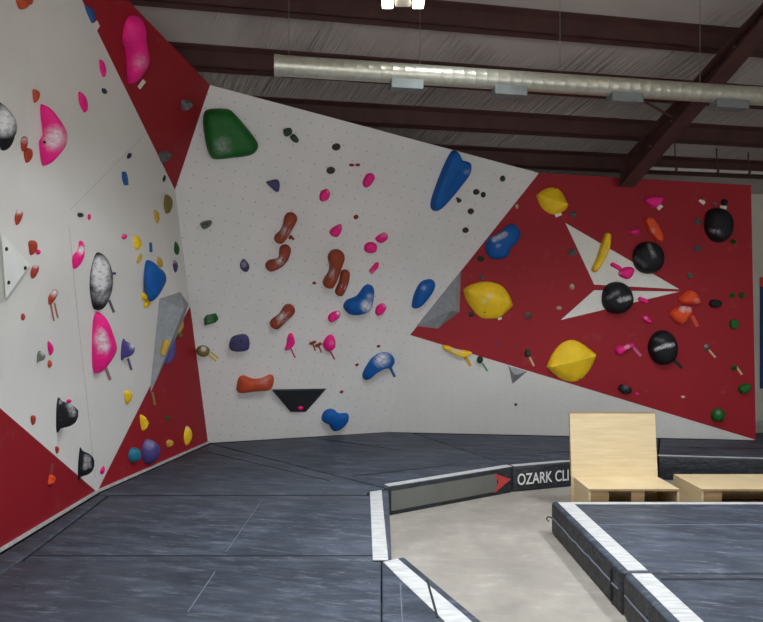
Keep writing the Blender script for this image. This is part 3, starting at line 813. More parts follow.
    if bolt:
        for bu, bv in bolt:
            best = min(me.vertices, key=lambda v: (seen[v.index] - Vector((bu, bv))).length - v.co.z * 2)
            nb = Vector(best.normal); q_ = best.co.copy(); qo = MB().tube([q_ - nb * .004, q_ + nb * .005], .010, 6).build('bolt', M['bolt'], o)
    return o
def flatpiece(px, wl_, name, mat, label, cat, grp, th=.0025, lift=0.0012):
    c = sum((Vector(p) for p in px), Vector((0, 0))) / len(px); p0, nn = hit(c.x, c.y, wl_)
    o0 = onplane(c.x, c.y, p0, nn); lo = [onplane(u, v, p0 + nn * lift, nn) - o0 for u, v in px]; hi = [onplane(u, v, p0 + nn * (lift + th), nn) - o0 for u, v in px]
    n = len(px)
    me = mesh(name, lo + hi, [tuple(range(n)), tuple(range(n, 2 * n))] + [(i, (i + 1) % n, (i + 1) % n + n, i + n) for i in range(n)])
    o = link(name, me, mat); o.location = o0
    return tag(o, label, cat, grp)
def TP(u0, v0, u1, v1, hw, wl_, rgb3, label, grp='tape strips'):
    d = Vector((u1 - u0, v1 - v0)).normalized(); n = Vector((-d.y, d.x)) * hw
    a, b = Vector((u0, v0)), Vector((u1, v1))
    return flatpiece([a + n, b + n, b - n, a - n], wl_, 'tape_strip', tape_mat(rgb3), label, 'tape', grp)
def TG(px, wl_, label):
    return flatpiece(list(zip(px[0::2], px[1::2])), wl_, 'route_tag', M['paper'], label, 'tag', 'route tags', .004)
def VOL(wl_, pts, faces, key, label, mat='volume', bolts=()):
    """faceted box volume: (u, v, height above the panel)"""
    c = Vector((sum(p[0] for p in pts) / len(pts), sum(p[1] for p in pts) / len(pts))); p0, nn = hit(c.x, c.y, wl_)
    o0 = onplane(c.x, c.y, p0, nn); w = [onplane(u, v, p0 + nn * (h if h > 0 else .0015), nn) for u, v, h in pts]
    base = [i for i, p in enumerate(pts) if p[2] <= 0]
    me = mesh('climbing_volume', [q - o0 for q in w], list(faces) + [tuple(base)])
    bm = bmesh.new(); bm.from_mesh(me); bmesh.ops.recalc_face_normals(bm, faces=bm.faces[:]); bm.to_mesh(me); bm.free()
    at_ = me.attributes.new('chalk', 'FLOAT', 'POINT')
    o = link('climbing_volume', me, M[mat]); o.location = o0
    tag(o, label, 'volume')
    for f in faces:
        for i in range(1, len(f) - 1): TRIS.setdefault(key, []).append((w[f[0]], w[f[i]], w[f[i + 1]]))
    for bu, bv in bolts:
        p, n_ = hit(bu, bv, key); p = p - o0
        MB().tube([p - n_ * .003, p + n_ * .004], .013, 8).build('bolt_hole', M['bolt'], o)
    return o
PK = 'pink holds'; DK = 'small dark holds'
# ---- volumes
VOL('L', [(2, 233, 0), (31.5, 266.5, 0), (7, 301, 0), (1.5, 236, .05), (28.5, 266.5, .05), (6, 298, .05)], [(3, 4, 5), (0, 1, 4, 3), (1, 2, 5, 4), (2, 0, 3, 5)], 'v0',
    'flat white triangular volume at the left edge of the picture', 'volume_white', [(6.3, 249), (8.5, 282.5), (25, 268)])
VOL('L', [(159.3, 298.8, 0), (180.3, 292, 0), (188.5, 304, 0), (182, 325, 0), (149.4, 396, 0), (184, 309, .2)], [(0, 1, 5), (1, 2, 5), (2, 3, 5), (3, 4, 5), (4, 0, 5)], 'v1',
    'tall grey faceted volume in the left corner, tapering downwards')
VOL('R', [(416, 326, 0), (460.9, 270.6, 0), (459.5, 312, 0), (438, 328.5, 0), (450.8, 310.5, .17)], [(0, 1, 4), (1, 2, 4), (2, 3, 4), (3, 0, 4)], 'v2',
    'large grey pyramid volume on the left tip of the red wall')
VOL('B', [(508.6, 366, 0), (527.3, 371.5, 0), (512.5, 384, 0), (514.8, 375, .08)], [(0, 1, 3), (1, 2, 3), (2, 0, 3)], 'v3',
    'small grey three sided volume just under the red wall edge')
VOL('A', [(271.5, 389.5, 0), (326.5, 388.5, 0), (306, 411.8, 0), (290.5, 411.8, 0), (275, 391, .09), (323, 390.2, .09), (304.5, 410.2, .05), (291.8, 410.2, .05)],
    [(4, 5, 6, 7), (0, 1, 5, 4), (1, 2, 6, 5), (2, 3, 7, 6), (3, 0, 4, 7)], 'v4', 'black trapezoid volume low on the white wall', 'volume_black')
H('pink', E(300.5, 408, 2.8, 1.7), 'v4', 'tiny pink hold screwed on the black trapezoid volume', grp=PK)

# ---- left wall
H('rust', P(16, -3, 32.5, -3, 31, 4, 25, 6, 21.5, 9.5, 18, 6), 'L', 'dark orange hold cut by the top edge at the upper left', 'rock')
H('skyblue', P(84.5, 6.5, 88, 6, 94, 11, 96, 17, 92.5, 24, 87, 14), 'T', 'dark blue hold at the top of the white and red border', 'dome')
TG((93, 24, 97, 20, 100, 26, 96, 32), 'T', 'white tag below the dark blue hold at the top left')
H('pink', P(99.2, 59.5, 103.2, 62, 105.8, 70, 105.4, 77.5, 101.6, 73, 99.4, 66), 'L', 'upper of two thin pink blade holds near the red panel', 'dome', .05, grp=PK)
H('pink', P(78.3, 92, 82.5, 94, 86.8, 102, 87.2, 112.5, 82.8, 109, 79, 101), 'L', 'lower of two thin pink blade holds near the red panel', 'dome', .06, grp=PK)
H('navy', E(104, 91, 3.3, 2, 55), 'L', 'small navy chip hold between the two thin pink blades', 'slab', .03, grp=DK)
H('pink', P(128.5, 16.6, 138, 16.2, 141.5, 21.7, 142.2, 34.7, 147.3, 47.8, 151, 62, 146, 75, 135.7, 85.4, 131.4, 81, 129.2, 62, 126.3, 49, 122.7, 39, 124.1, 26), 'T', 'long pink hold on the leaning red panel at the top left', 'dome', .12, [(140, 62, 8, .35)], PK)
TG((137.5, 86.5, 143, 79, 146, 82, 140, 89.5), 'T', 'white tag under the long pink hold on red')
H('gray', P(182, 100, 191, 101, 192.6, 104.6, 185.4, 111, 181.8, 107.5), 'T', 'grey hold high on the leaning red panel, right side', 'rock', .07)
H('gray', P(159.5, 152.4, 169.5, 151.6, 171.2, 155.3, 163, 162.5, 160, 158), 'T', 'grey hold near the bottom tip of the upper red panel', 'rock', .07)
H('navy', E(129, 155.8, 3.2, 1.7, -60), 'L', 'small navy hold beside the faint diagonal fold of the left wall', 'slab', .03, grp=DK)
H('skyblue', SP((123, 173, 1.5), (124.3, 178.3, 2.3), (126, 184, 1.4)), 'L', 'slim blue chip hold right of the diagonal fold of the left wall', 'slab', .04)
H('rust', P(32.5, 89.4, 39, 91, 39.8, 96.6, 35.5, 103, 33.3, 99), 'L', 'orange hold just above the tip of the large pink shark fin hold', 'rock', .07)
H('black', P(-6, 103, 0, 103, 6, 107.5, 13, 115, 16.6, 125, 15.2, 133.5, 11.5, 139.5, 8.5, 148, 5.8, 151, 0, 142, -6, 135), 'L', 'black ball hold caked in white chalk at the left edge', 'dome', .13, [(4, 121, 15, 1.4)], bolt=[(7, 143)])
H('pink', P(40.5, 103.9, 47.8, 108, 58, 118.4, 65.9, 129, 68.3, 138, 65.9, 148, 58, 156.7, 47.8, 165, 44, 164.7, 41.3, 155, 39.4, 142, 42, 138, 44, 135, 42.7, 126, 40.5, 115), 'L', 'large pink fin shaped hold with a big white chalk patch', 'dome', .15, [(55, 138, 12, 1.1)], PK, bolt=[(44, 142)])
H('red', P(21, 138, 27.5, 137, 27.5, 146.6, 23, 151.6, 20.3, 145), 'L', 'upper hold of a dull red pair left of the pink fin', 'rock', .07, [(24, 140, 4, .5)])
H('red', P(24, 149.5, 31.8, 148.8, 32.6, 156.7, 27.5, 163, 24, 156.7), 'L', 'lower hold of a dull red pair left of the pink fin', 'rock', .08)
H('red', P(14.5, 216.4, 17.4, 210, 22.4, 210, 22.9, 215, 17.4, 225, 15.2, 222), 'L', 'red hold with chalky top above the white triangle volume', 'rock', .06, [(19, 211, 4, 1)])
H('red', P(28.5, 241.4, 36.2, 241, 37.6, 247, 34, 253.7, 31, 255, 29, 248.7), 'L', 'red hold right of the upper edge of the white triangle volume', 'rock', .08)
H('pink', E(38.3, 252, 2.6, 2.6), 'L', 'tiny pink hold touching the red hold near the white triangle', 'dome', .03, grp=PK)
H('red', P(30.4, 271.8, 33.3, 266, 38.4, 265.3, 38.8, 270.4, 33.3, 278.4, 30.7, 276), 'L', 'red hold at the right tip of the white triangle volume', 'rock', .08, [(35, 266, 3, .7)])
H('red', P(48.5, 296.4, 54.3, 290, 57.9, 290, 57, 295.7, 50, 304.4, 48.2, 302), 'L', 'dusty red hold with two thin tape strips hanging below it', 'rock', .07, [(54, 293, 4, .9)])
TP(50.8, 304, 54.2, 321, .8, 'L', (176, 112, 96), 'left of two dusty red tape strips under the dusty red hold')
TP(54.5, 303, 58, 318, .8, 'L', (176, 112, 96), 'right of two dusty red tape strips under the dusty red hold')
H('red', E(23, 317, 2.3, 3.6), 'L', 'small red knob hold below the white triangle volume', 'dome', .04)
H('pink', P(72.4, 256, 78.9, 250, 80.3, 242, 83.2, 241.4, 84.4, 248.7, 84, 257.4, 79.6, 265.3, 74.5, 269, 72.4, 264), 'L', 'pink hold with a chalky white neck left of the black oval', 'dome', .07, [(81, 250, 4.5, 1.2)], PK)
H('dgreen', E(80, 215, 2.9, 2.2, 20), 'L', 'tiny dark green chip left of a tiny pink chip on the left wall', 'slab', .03, grp=DK)
H('pink', E(89, 217, 1.6, 3), 'L', 'tiny pink chip right of a tiny dark green chip on the left wall', 'slab', .03, grp=PK)
H('pink', E(124, 236.5, 2.5, 2.8), 'L', 'tiny pink chip left of the yellow knob on the left wall', 'slab', .03, [(124, 235, 2, .5)], PK)
H('olive', P(163.7, 202, 165.9, 194.7, 171, 198.4, 171.6, 206.3, 167.3, 213.6, 164.4, 209), 'L', 'olive brown hold below the tip of the upper red panel', 'slab', .06)
H('tan', P(154.3, 210, 158.6, 212.8, 159.6, 220.8, 157.2, 223.3, 154.3, 218), 'L', 'mustard hold lower left of the olive brown hold', 'dome', .05)
H('yellow', P(133.5, 236, 138, 236.5, 141.5, 241, 141.7, 246.5, 138.4, 250, 134, 246.5), 'L', 'round yellow knob above the blue teardrop hold', 'dome', .08)
H('skyblue', SP((150.3, 243.5, 1.2), (150.8, 251, 1.4)), 'L', 'thin upright blue chip right of the yellow knob', 'slab', .03)
H('tan', P(137, 258.8, 141.3, 253.3, 142, 256.6, 139, 263, 136.5, 263), 'L', 'small mustard wedge directly below the yellow knob', 'rock', .04)
H('tan', P(157, 258, 160, 257.4, 163, 264, 162.2, 267.5, 158, 266), 'L', 'small mustard hold at the upper right of the blue teardrop', 'rock', .05)
H('green', P(175.3, 241.4, 179.6, 248, 178.2, 255, 174, 251), 'L', 'green hold in the corner beside the white wall', 'rock', .05)
H('slate', P(173, 261.7, 175.3, 260.3, 178.2, 266, 176, 272.6, 173, 267.5), 'L', 'dark purple hold in the corner below the green one', 'rock', .04, [(174, 262, 2, .7)])
H('blue', P(144, 276, 145.2, 264, 148.5, 260, 155, 265.3, 163.7, 270.4, 166.9, 280.5, 162.2, 290, 152, 301.5, 147, 293.6), 'L', 'large plain blue teardrop hold on the left wall', 'dome', .17)
H('yellow', P(141.3, 292.8, 146.3, 294.3, 150, 298.6, 145, 300, 141.7, 298.6), 'L', 'upper piece of a yellow pair under the blue teardrop', 'rock', .05)
H('yellow', P(144, 302, 150, 298.6, 150.7, 302, 146.3, 308, 144, 306.6), 'L', 'lower piece of a yellow pair under the blue teardrop', 'rock', .06)
H('black', P(91.2, 267.5, 95.5, 255, 99.9, 252.6, 104.9, 256, 108.7, 263, 112.7, 276, 111.6, 293.6, 104.3, 309.5, 99, 310, 95.5, 308, 91, 293.6, 89.7, 280.5), 'L', 'big black oval hold coated in white chalk', 'dome', .12, [(100, 266, 101, 282, 10, 1.5), (101, 294, 10, .55)])
TP(109.2, 300, 114, 312.5, 1.3, 'L', (92, 96, 96), 'grey tape strip below the big black oval hold')
TP(111.5, 273.6, 116, 273.4, 1.2, 'L', (60, 62, 110), 'short navy tape strip at the right side of the big black oval')
H('pink', P(92.6, 321.7, 97, 312, 101, 316, 108.6, 330.4, 115.8, 342, 116.4, 350.7, 111.4, 360.8, 99.9, 373.2, 95.5, 371, 93.2, 355), 'L', 'large bright pink hold with a pale chalk oval, under the black oval', 'dome', .13, [(100.5, 336, 104, 347, 6.5, 1.2)], PK)
TP(105, 366, 110.3, 380, 1.6, 'L', (150, 112, 122), 'dusty pink tape strip below the large bright pink hold')
H('purple', P(121.4, 344, 124.6, 338.5, 127.5, 342.4, 134.7, 344, 135.2, 348, 131, 354.7, 125.3, 361, 122, 357.6), 'L', 'purple hold right of the large bright pink hold', 'horn', .1, [(133, 345.5, 4, .9)])
TP(128, 358, 131.4, 370, 1.2, 'L', (112, 96, 140), 'purple tape strip below the purple hold')
H('yellow', P(124.6, 392, 129, 390.5, 132.6, 393.8, 131.6, 399.6, 127.5, 404, 125, 399.6), 'L', 'yellow hold alone on the lower white left wall', 'rock', .07)
H('tan', SP((162.8, 352.5, 2.6), (166, 343, 3.4)), 'v1', 'mustard oval hold on the face of the tall grey volume', 'slab', .04)
H('tan', P(176.7, 331.6, 177.4, 324, 181, 320, 183.7, 322, 183, 328, 179, 333), 'V', 'mustard hold at the upper corner of the lower red panel', 'dome', .09)
H('olive', E(179.3, 335, 3.2, 2.8), 'V', 'small olive hold under the mustard hold beside the grey volume', 'dome', .05)
H('purple', P(166.6, 357.6, 169.5, 347.5, 173.8, 338.8, 175.7, 341.7, 175, 353.3, 171, 362, 165, 365), 'V', 'purple hold partly hidden behind the tall grey volume', 'dome', .09)
TP(152.4, 392, 155, 405, 1.1, 'V', (134, 120, 62), 'olive tape strip at the lower tip of the tall grey volume')
H('yellow', P(139.8, 416, 142.7, 415.3, 148.5, 423.3, 144, 431, 141.3, 426), 'V', 'yellow triangular hold at the left edge of the lower red panel', 'rock', .07)
H('green', E(168, 418, 2.3, 2.3), 'V', 'tiny dark green hold in the middle of the lower red panel', 'dome', .03, grp=DK)
H('tan', P(166, 442, 170, 439.6, 173, 441.5, 172, 446, 168, 447.5), 'V', 'small tan hold low on the lower red panel, between purple ball and yellow crescent', 'rock', .05)
H('yellow', P(184, 433, 187, 426, 192, 431, 192, 438, 187, 445.7, 184, 440), 'V', 'yellow crescent hold at the right of the lower red panel', 'dome', .08, [(187.5, 428, 2.5, .4)])
H('teal', P(128.2, 454.4, 131.8, 448, 139, 448.6, 140.8, 455, 139, 461.6, 130.4, 461.6), 'V', 'teal ball hold low on the left beside the purple ball', 'dome', .11)
H('purple', P(143.4, 443.5, 147.8, 439, 158, 443, 160.8, 450, 156.4, 461, 147.8, 464, 142.7, 458, 142, 449), 'V', 'purple ball hold low on the lower red panel', 'dome', .16, [(150, 444, 6, .25)])
H('graygreen', P(37, 354.7, 39.8, 351, 45.6, 352.6, 45, 357, 38.4, 363, 37, 360.5), 'L', 'grey hold beside a small pink hold on the lower left wall', 'horn', .07, [(43, 353, 3, .5)])
H('pink', P(47.8, 341, 53.5, 346.8, 52.8, 352, 50.7, 355.5, 47.8, 348), 'L', 'small pointed pink hold right of the grey hold', 'rock', .06, grp=PK)
H('rust', E(49.7, 364, 2.4, 3.9), 'L', 'small brown hold under the small pointed pink hold', 'dome', .04)
H('black', P(56.2, 408, 57.5, 399, 60, 397.7, 63.5, 402, 70, 402.5, 75.5, 406, 77.5, 412, 76, 418, 70, 423, 63, 432, 60.5, 432.5, 58, 425), 'L', 'black knob hold with a wide flange, upper of two at the lower left', 'horn', .15, [(70, 406, 73, 413, 3.5, .6), (59, 402, 2.5, .6)], bolt=[(60, 416)])
H('pink', E(69, 401, 2.6, 2), 'L', 'tiny pink hold peeking over the upper black knob', 'dome', .04, grp=PK)
H('black', P(78.2, 463.7, 79.6, 448.5, 81.8, 448.5, 86.8, 453.5, 92.6, 458.6, 93.8, 463.7, 89.7, 469.5, 82.5, 478.9, 80.3, 479.6), 'L', 'black knob hold with grey streaks near the bottom tip of the left wall', 'horn', .15, [(86, 456, 85, 468, 2.2, .6), (89, 457, 90, 467, 1.6, .5)])
H('red', P(30.7, 416, 35.7, 416, 35.5, 421.7, 33.3, 425.3, 31, 421.7), 'L', 'small brown hold above the red corner at the lower left', 'rock', .05)
H('red', P(55, 447, 59, 447, 58.6, 451.4, 56.7, 453.8), 'L', 'small brown hold on the edge of the lower left red panel', 'rock', .04)
H('orange', P(48.5, 479, 50, 474.5, 55, 476, 55.7, 479, 52.8, 484, 47.8, 484.7), 'LR', 'orange hold on the red panel at the lower left', 'rock', .06)
TP(51, 474, 52.6, 463, 1.6, 'LR', (150, 58, 56), 'faded tape strip above the orange hold on the lower left red panel')
H('pink', P(100, 470, 104, 466, 105, 469.5, 103.5, 474, 100.6, 473.8), 'L', 'small pink hold at the bottom tip of the white left wall', 'rock', .05, grp=PK)
H('dgreen', P(162.5, 178.8, 165, 175, 166, 178, 164, 182), 'L', 'small dark green hold under the upper red panel edge', 'rock', .04, grp=DK)

# ---- white wall
H('green', P(203, 119, 204.5, 111.7, 210.3, 108.8, 227.6, 109, 234.9, 113.9, 245, 125.5, 253.7, 136.3, 258.3, 144.3, 256.9, 150.8, 250, 155.9, 233.4, 158, 216, 159.5, 210.3, 155.9, 206.6, 146.4, 203.7, 130.5), 'A', 'huge smooth green hold at the top left of the white wall', 'slab', .2, [(222, 146, 9, .3)])
H('dgreen', P(284, 129, 290.6, 128, 291.6, 133.4, 286.3, 136.6, 283.4, 134), 'A', 'upper left of a dark green pair right of the huge green hold', 'slab', .05)
H('dgreen', P(290, 136.3, 294.2, 134, 298.6, 140, 296.4, 142.8, 292, 140.7), 'A', 'lower right of a dark green pair right of the huge green hold', 'slab', .05)
TG((288, 138, 289.5, 137.3, 293.8, 143, 292, 143.8), 'A', 'thin white tag under the dark green pair')
H('dbrown', E(336.4, 147, 4.6, 3.7), 'A', 'dark brown hold at the top of the white wall, upper of two', 'rock', .05)
H('dbrown', E(331, 170.5, 4.7, 3.7), 'A', 'dark brown hold at the top of the white wall, lower of two', 'rock', .05)
H('maroon', E(351.5, 165, 2.7, 1.5), 'A', 'left half of a tiny dark red crimp pair', 'slab', .02)
H('maroon', E(357.6, 164.8, 2.5, 1.5), 'A', 'right half of a tiny dark red crimp pair', 'slab', .02)
H('slate', P(266, 182.3, 268.9, 180.9, 276.8, 179.4, 279.7, 183, 279, 191, 276, 191.7, 271, 187.4), 'A', 'dark purple triangular hold under the huge green hold', 'slab', .07)
TG((265.5, 187, 267, 186, 272, 190.3, 271, 191.5), 'A', 'thin white tag beside the dark purple triangular hold')
H('graygreen', P(200, 224.3, 203, 221.4, 210.3, 220, 212, 222.8, 209.5, 227, 203.7, 229.6), 'A', 'grey green pocket hold near the left corner of the white wall', 'jug', .06, bolt=[(207, 224.5)])
H('brown', SP((290.6, 218.5, 6.5), (288, 226, 5.2), (284.5, 233, 4.8), (280, 238.3, 5.6)), 'A', 'topmost of the brown bone shaped holds', 'slab', .09, [(285.5, 231, 4.5, .6)])
H('brown', P(288.5, 238.5, 290.5, 235, 294, 238, 293.5, 239.8, 290.5, 238.5), 'A', 'tiny brown nub beside the topmost brown bone shaped hold', 'slab', .04)
H('brown', SP((285, 250, 5.8), (283.5, 258, 4.8), (279, 263, 4.8), (271.5, 265.5, 6)), 'A', 'second brown bone shaped hold, bent like an elbow', 'slab', .09, [(280, 261, 4.5, .8)], bolt=[(283.3, 260.3)])
H('brown', SP((288.6, 310, 6.2), (283, 317, 5), (276, 323.5, 5.8)), 'A', 'slanting brown bone shaped hold above the pink hold with tape', 'slab', .09, [(282, 317.5, 4.8, .9)], bolt=[(285, 319.3)])
H('brown', SP((336, 257.5, 8.5), (335.5, 266, 6), (333.5, 274, 5.2), (329.5, 282.5, 6.2)), 'A', 'largest upright brown hold in the middle of the white wall', 'slab', .11, [(333, 273, 4, .5)])
H('brown', SP((345, 274, 4.6), (343.5, 283, 4.8), (340, 291.5, 4.7)), 'A', 'slim brown hold tucked against the largest upright brown hold', 'slab', .07, [(344, 287, 3, .7)])
H('maroon', E(314.2, 283, 1.9, 1.5), 'A', 'tiny dark pink screw hold left of the largest brown hold', 'dome', .015, grp=PK)
H('pink', P(319.4, 196.8, 321.3, 191, 327, 189, 330, 192.4, 328.5, 199, 324, 201.4, 320.5, 200.7), 'A', 'upper left of the pink knobs on the white wall, below the dark brown hold', 'slab', .06, [(328, 191, 2, .4)], PK)
H('pink', P(363.2, 180, 366.8, 174, 372.6, 173.6, 374.8, 178, 370.5, 185, 365.4, 187.4, 362.8, 184.5), 'A', 'highest pink knob on the white wall', 'slab', .07, grp=PK)
H('pink', P(329.5, 231.5, 333.6, 227, 340.8, 224.3, 341.5, 229.3, 338, 236.6, 332, 236), 'A', 'pink knob directly above the largest upright brown hold', 'slab', .07, [(340, 226, 2, .3)], PK)
H('brown', E(356, 217, 2.6, 2.2, -30), 'A', 'tiny dark brown hold alone among the pink knobs', 'rock', .03)
H('pink', P(375.5, 237.3, 383.5, 232.5, 387.8, 235, 387, 239.5, 381.3, 243, 376.7, 241), 'A', 'dusty pink knob at the upper right of a round pink knob', 'slab', .06, [(384, 234, 4, .3)], PK)
H('pink', E(370.6, 247.6, 6.6, 5.5, 0, 2.3), 'A', 'round vivid pink knob in the middle of the white wall', 'slab', .07, grp=PK)
H('pink', X(368.5, 271, 375.4, 262.4, 378.6, 262.4, 378.3, 267.5, 371.8, 274.4), 'A', 'slanting pink bar hold above the boot shaped blue hold', 'slab', .05, [(372, 272, 2.5, .3)], PK)
H('blue', P(343.5, 307.3, 346.4, 300, 356.6, 295.7, 363.8, 286.3, 369.6, 284.6, 374, 289, 373.7, 300.8, 371, 311, 362.4, 315.3, 350.8, 315), 'A', 'boot shaped blue hold with a white chalk patch', 'dome', .13, [(367, 306, 6.5, 1.1), (370, 297, 4, .5)])
H('pink', P(328, 318, 330.5, 313, 337, 311, 340.7, 311.6, 338.5, 317.4, 331.3, 322.5), 'A', 'pink knob left of the boot shaped blue hold', 'slab', .07, [(339, 312.5, 3, .9)], PK)
H('pink', P(375.4, 312.4, 376.8, 305.9, 382.6, 303.3, 386.3, 306.6, 382.6, 313.8, 377.6, 315.3), 'A', 'pink knob right of the boot shaped blue hold', 'slab', .07, [(385, 305, 2.5, .6)], PK)
H('blue', P(412.3, 304.7, 414.5, 293, 420.3, 282.3, 429, 279.4, 434.7, 281.6, 435.5, 286.6, 431, 296, 423, 305.5, 416.6, 309, 413, 308), 'A', 'plain blue hold beside the grey pyramid volume', 'dome', .11, [(424, 288, 3, .4)])
H('slate', P(240, 264, 243.6, 258.8, 248.6, 264, 249.3, 269, 246.4, 272.6, 241.4, 269.7), 'A', 'small navy hold with chalky creases on the white wall', 'rock', .05, [(244, 265, 3, .6)])
H('green', X(203.7, 319, 206, 315.3, 216, 313, 218.7, 319.3, 216, 322.5, 204.5, 326), 'A', 'green rectangular hold near the left corner', 'jug', .06, [(210, 319, 4, .2)])
H('slate', P(229.8, 341.7, 233.4, 336, 243.6, 334, 248.6, 337.4, 249.6, 346, 247, 350.4, 236.3, 351.5, 229.8, 349), 'A', 'rounded slate purple block hold at the lower left of the white wall', 'slab', .1, bolt=[(240, 341.5)])
H('olive', E(203, 351.3, 7, 6, 10), 'A', 'olive round hold with two yellow tape strips', 'dome', .08, [(203.5, 349, 3, 1)])
TP(208.5, 355, 216, 361, .9, 'A', (214, 178, 66), 'left of two yellow tape strips beside the olive round hold')
TP(211, 352.3, 218.5, 358.3, .9, 'A', (214, 178, 66), 'right of two yellow tape strips beside the olive round hold')
H('pink', P(287, 340, 288.8, 333.8, 292.4, 333.8, 295, 342.4, 291.7, 347.5, 285.2, 350.4, 286.6, 345), 'A', 'narrow pink hold with a tape strip, left of the brown crimps', 'slab', .06, grp=PK)
TP(290.8, 348.5, 295.2, 357.8, .8, 'A', (190, 50, 110), 'pink tape strip below the narrow pink hold')
H('pink', P(322.8, 344.6, 326.4, 336.6, 330.8, 334.5, 334.4, 337.4, 335.9, 346, 333, 350.4, 327.2, 351.8), 'A', 'pink egg shaped hold with a tape strip, right of the brown crimps', 'dome', .08, [(332, 343, 2.5, .3)], PK)
TP(330.3, 351.5, 334.7, 359.5, .8, 'A', (176, 50, 96), 'pink tape strip below the pink egg shaped hold')
H('brown', SP((310.2, 343.2, 1.1), (315, 341.5, 1.1)), 'A', 'left of two tiny brown crimps with a tape stem', 'slab', .03)
TP(312.6, 343, 315.3, 351, .8, 'A', (160, 84, 66), 'brown tape stem under the left tiny brown crimp')
H('brown', SP((315.8, 345.6, 1.1), (320.5, 343.4, 1.1)), 'A', 'right of two tiny brown crimps with a tape stem', 'slab', .03)
TP(318.4, 345, 321.5, 352.8, .8, 'A', (160, 84, 66), 'brown tape stem under the right tiny brown crimp')
H('rust', P(237, 385, 239, 377, 244.3, 375.3, 252, 378.6, 261, 378.6, 269.6, 375, 273.7, 377, 273.7, 385, 269.6, 391, 255, 392, 240.7, 393.4, 237, 391), 'A', 'wide orange brown hold left of the black trapezoid volume', 'dome', .11, [(264, 380, 6, .25)])
H('blue', P(362.8, 374.6, 366.4, 366, 372.2, 357.2, 381, 352.5, 389.6, 353.6, 394.7, 358.7, 395, 363.7, 391, 368, 383.8, 368.8, 373.7, 374, 367.9, 379.7, 364.3, 379.7), 'A', 'curved blue hook hold dusted with chalk, tape at its right', 'dome', .12, [(382, 359, 8, .95)])
TP(390, 367, 394.8, 377, 1.4, 'A', (44, 96, 150), 'blue tape strip at the right end of the curved blue hook')
H('blue', P(321.6, 418, 323.8, 411.5, 329.5, 408.6, 334.6, 410, 339, 413.7, 347, 413.7, 349.4, 418, 347.6, 423.8, 341, 430.3, 334.6, 432, 331.7, 429.6, 328.8, 424.5, 323, 421.6), 'A', 'plain blue blob hold just above the mat', 'dome', .1)
H('maroon', E(357, 364.7, 2, 1.3, -25), 'A', 'tiny red screw hold left of the curved blue hook', 'dome', .015, grp=PK)
H('maroon', E(341.5, 391.8, 2, 1.3, -25), 'A', 'tiny red screw hold above the plain blue blob', 'dome', .015, grp=PK)
H('maroon', E(378.5, 346.2, 2, 1.2, -10), 'A', 'tiny red screw hold above the curved blue hook', 'dome', .015, grp=PK)
H('blue', P(430.4, 206.7, 431, 199.5, 434.7, 188, 442, 169, 450, 153.2, 454.3, 150.5, 457.2, 152.4, 460.8, 159.7, 468, 161.8, 471.2, 164, 471, 171.3, 468, 177.8, 459.3, 188, 446.3, 202.4, 438.4, 209.6, 434, 211), 'A', 'long blue flame shaped hold at the top right of the white wall', 'slab', .14, [(467, 172, 3, .5)])
H('dgreen', P(456.2, 197.2, 461, 199, 462, 201, 459, 203, 457.5, 202), 'A', 'dark green chip just right of the long blue flame', 'rock', .04, grp=DK)
H('dbrown', E(476.5, 192, 3.6, 3), 'A', 'brown chip in the upper row right of the long blue flame', 'rock', .04, grp=DK)
H('dgreen', E(483.5, 194.8, 2.8, 3), 'A', 'dark green chip touching the brown chip right of the blue flame', 'rock', .04, grp=DK)
H('dgreen', E(502.8, 178.7, 3, 3.1), 'A', 'dark green chip nearest the top right tip of the white wall', 'rock', .04, grp=DK)
H('dbrown', E(471, 211.4, 3.5, 3), 'A', 'middle brown chip below the long blue flame', 'rock', .04, grp=DK)
H('dbrown', E(465.8, 230.3, 3.5, 2.9), 'A', 'lowest brown chip below the long blue flame', 'rock', .04, grp=DK)

# ---- red wall
H('yellow', P(536, 195.3, 536, 195.3, 542.4, 190.3, 550.3, 187.4, 558.3, 188, 564, 193.9, 568.9, 204.7, 568.9, 204.7, 565.5, 209.8, 558.3, 213.4, 551, 214, 543.8, 209.8, 539.5, 204), 'R', 'lemon shaped yellow hold at the top of the red wall', 'lens', .10, (), 'yellow lemon holds', [(554.5, 190.5)], ridge=(538, 196, 566.5, 204.5))
TG((554.5, 214.2, 561, 212.2, 562, 215, 556, 217.5), 'R', 'white tag below the topmost lemon shaped yellow hold')
H('blue', P(485.2, 246.7, 488.8, 238, 499, 233, 506.2, 226.4, 513.4, 223.8, 519.2, 228, 521, 235, 517.8, 242.4, 511.3, 248, 508.4, 255.4, 501.8, 259, 493, 259, 486.6, 254), 'R', 'two lobed blue hold with a chalk smear on the red wall', 'dome', .13, [(494, 239.5, 505, 234, 3, .85), (498.5, 245.5, 2, .6)])
H('yellow', P(463, 289.5, 463, 289.5, 469.5, 285.2, 481, 281.9, 492.6, 282.3, 503, 286.5, 510, 296, 513.6, 306, 513.6, 306, 505, 314, 499, 318, 490, 318.7, 481, 317.4, 472, 308.5, 466, 299.5), 'R', 'big lemon shaped yellow hold beside the grey pyramid volume', 'lens', .14, [(484, 301, 3, .4), (490, 296, 3.5, .45)], 'yellow lemon holds', [(483.5, 314.2)], ridge=(468, 291, 509, 303))
TG((497.5, 318, 501.5, 317, 502, 319, 498.5, 320.2), 'R', 'white tag under the big lemon shaped yellow hold')
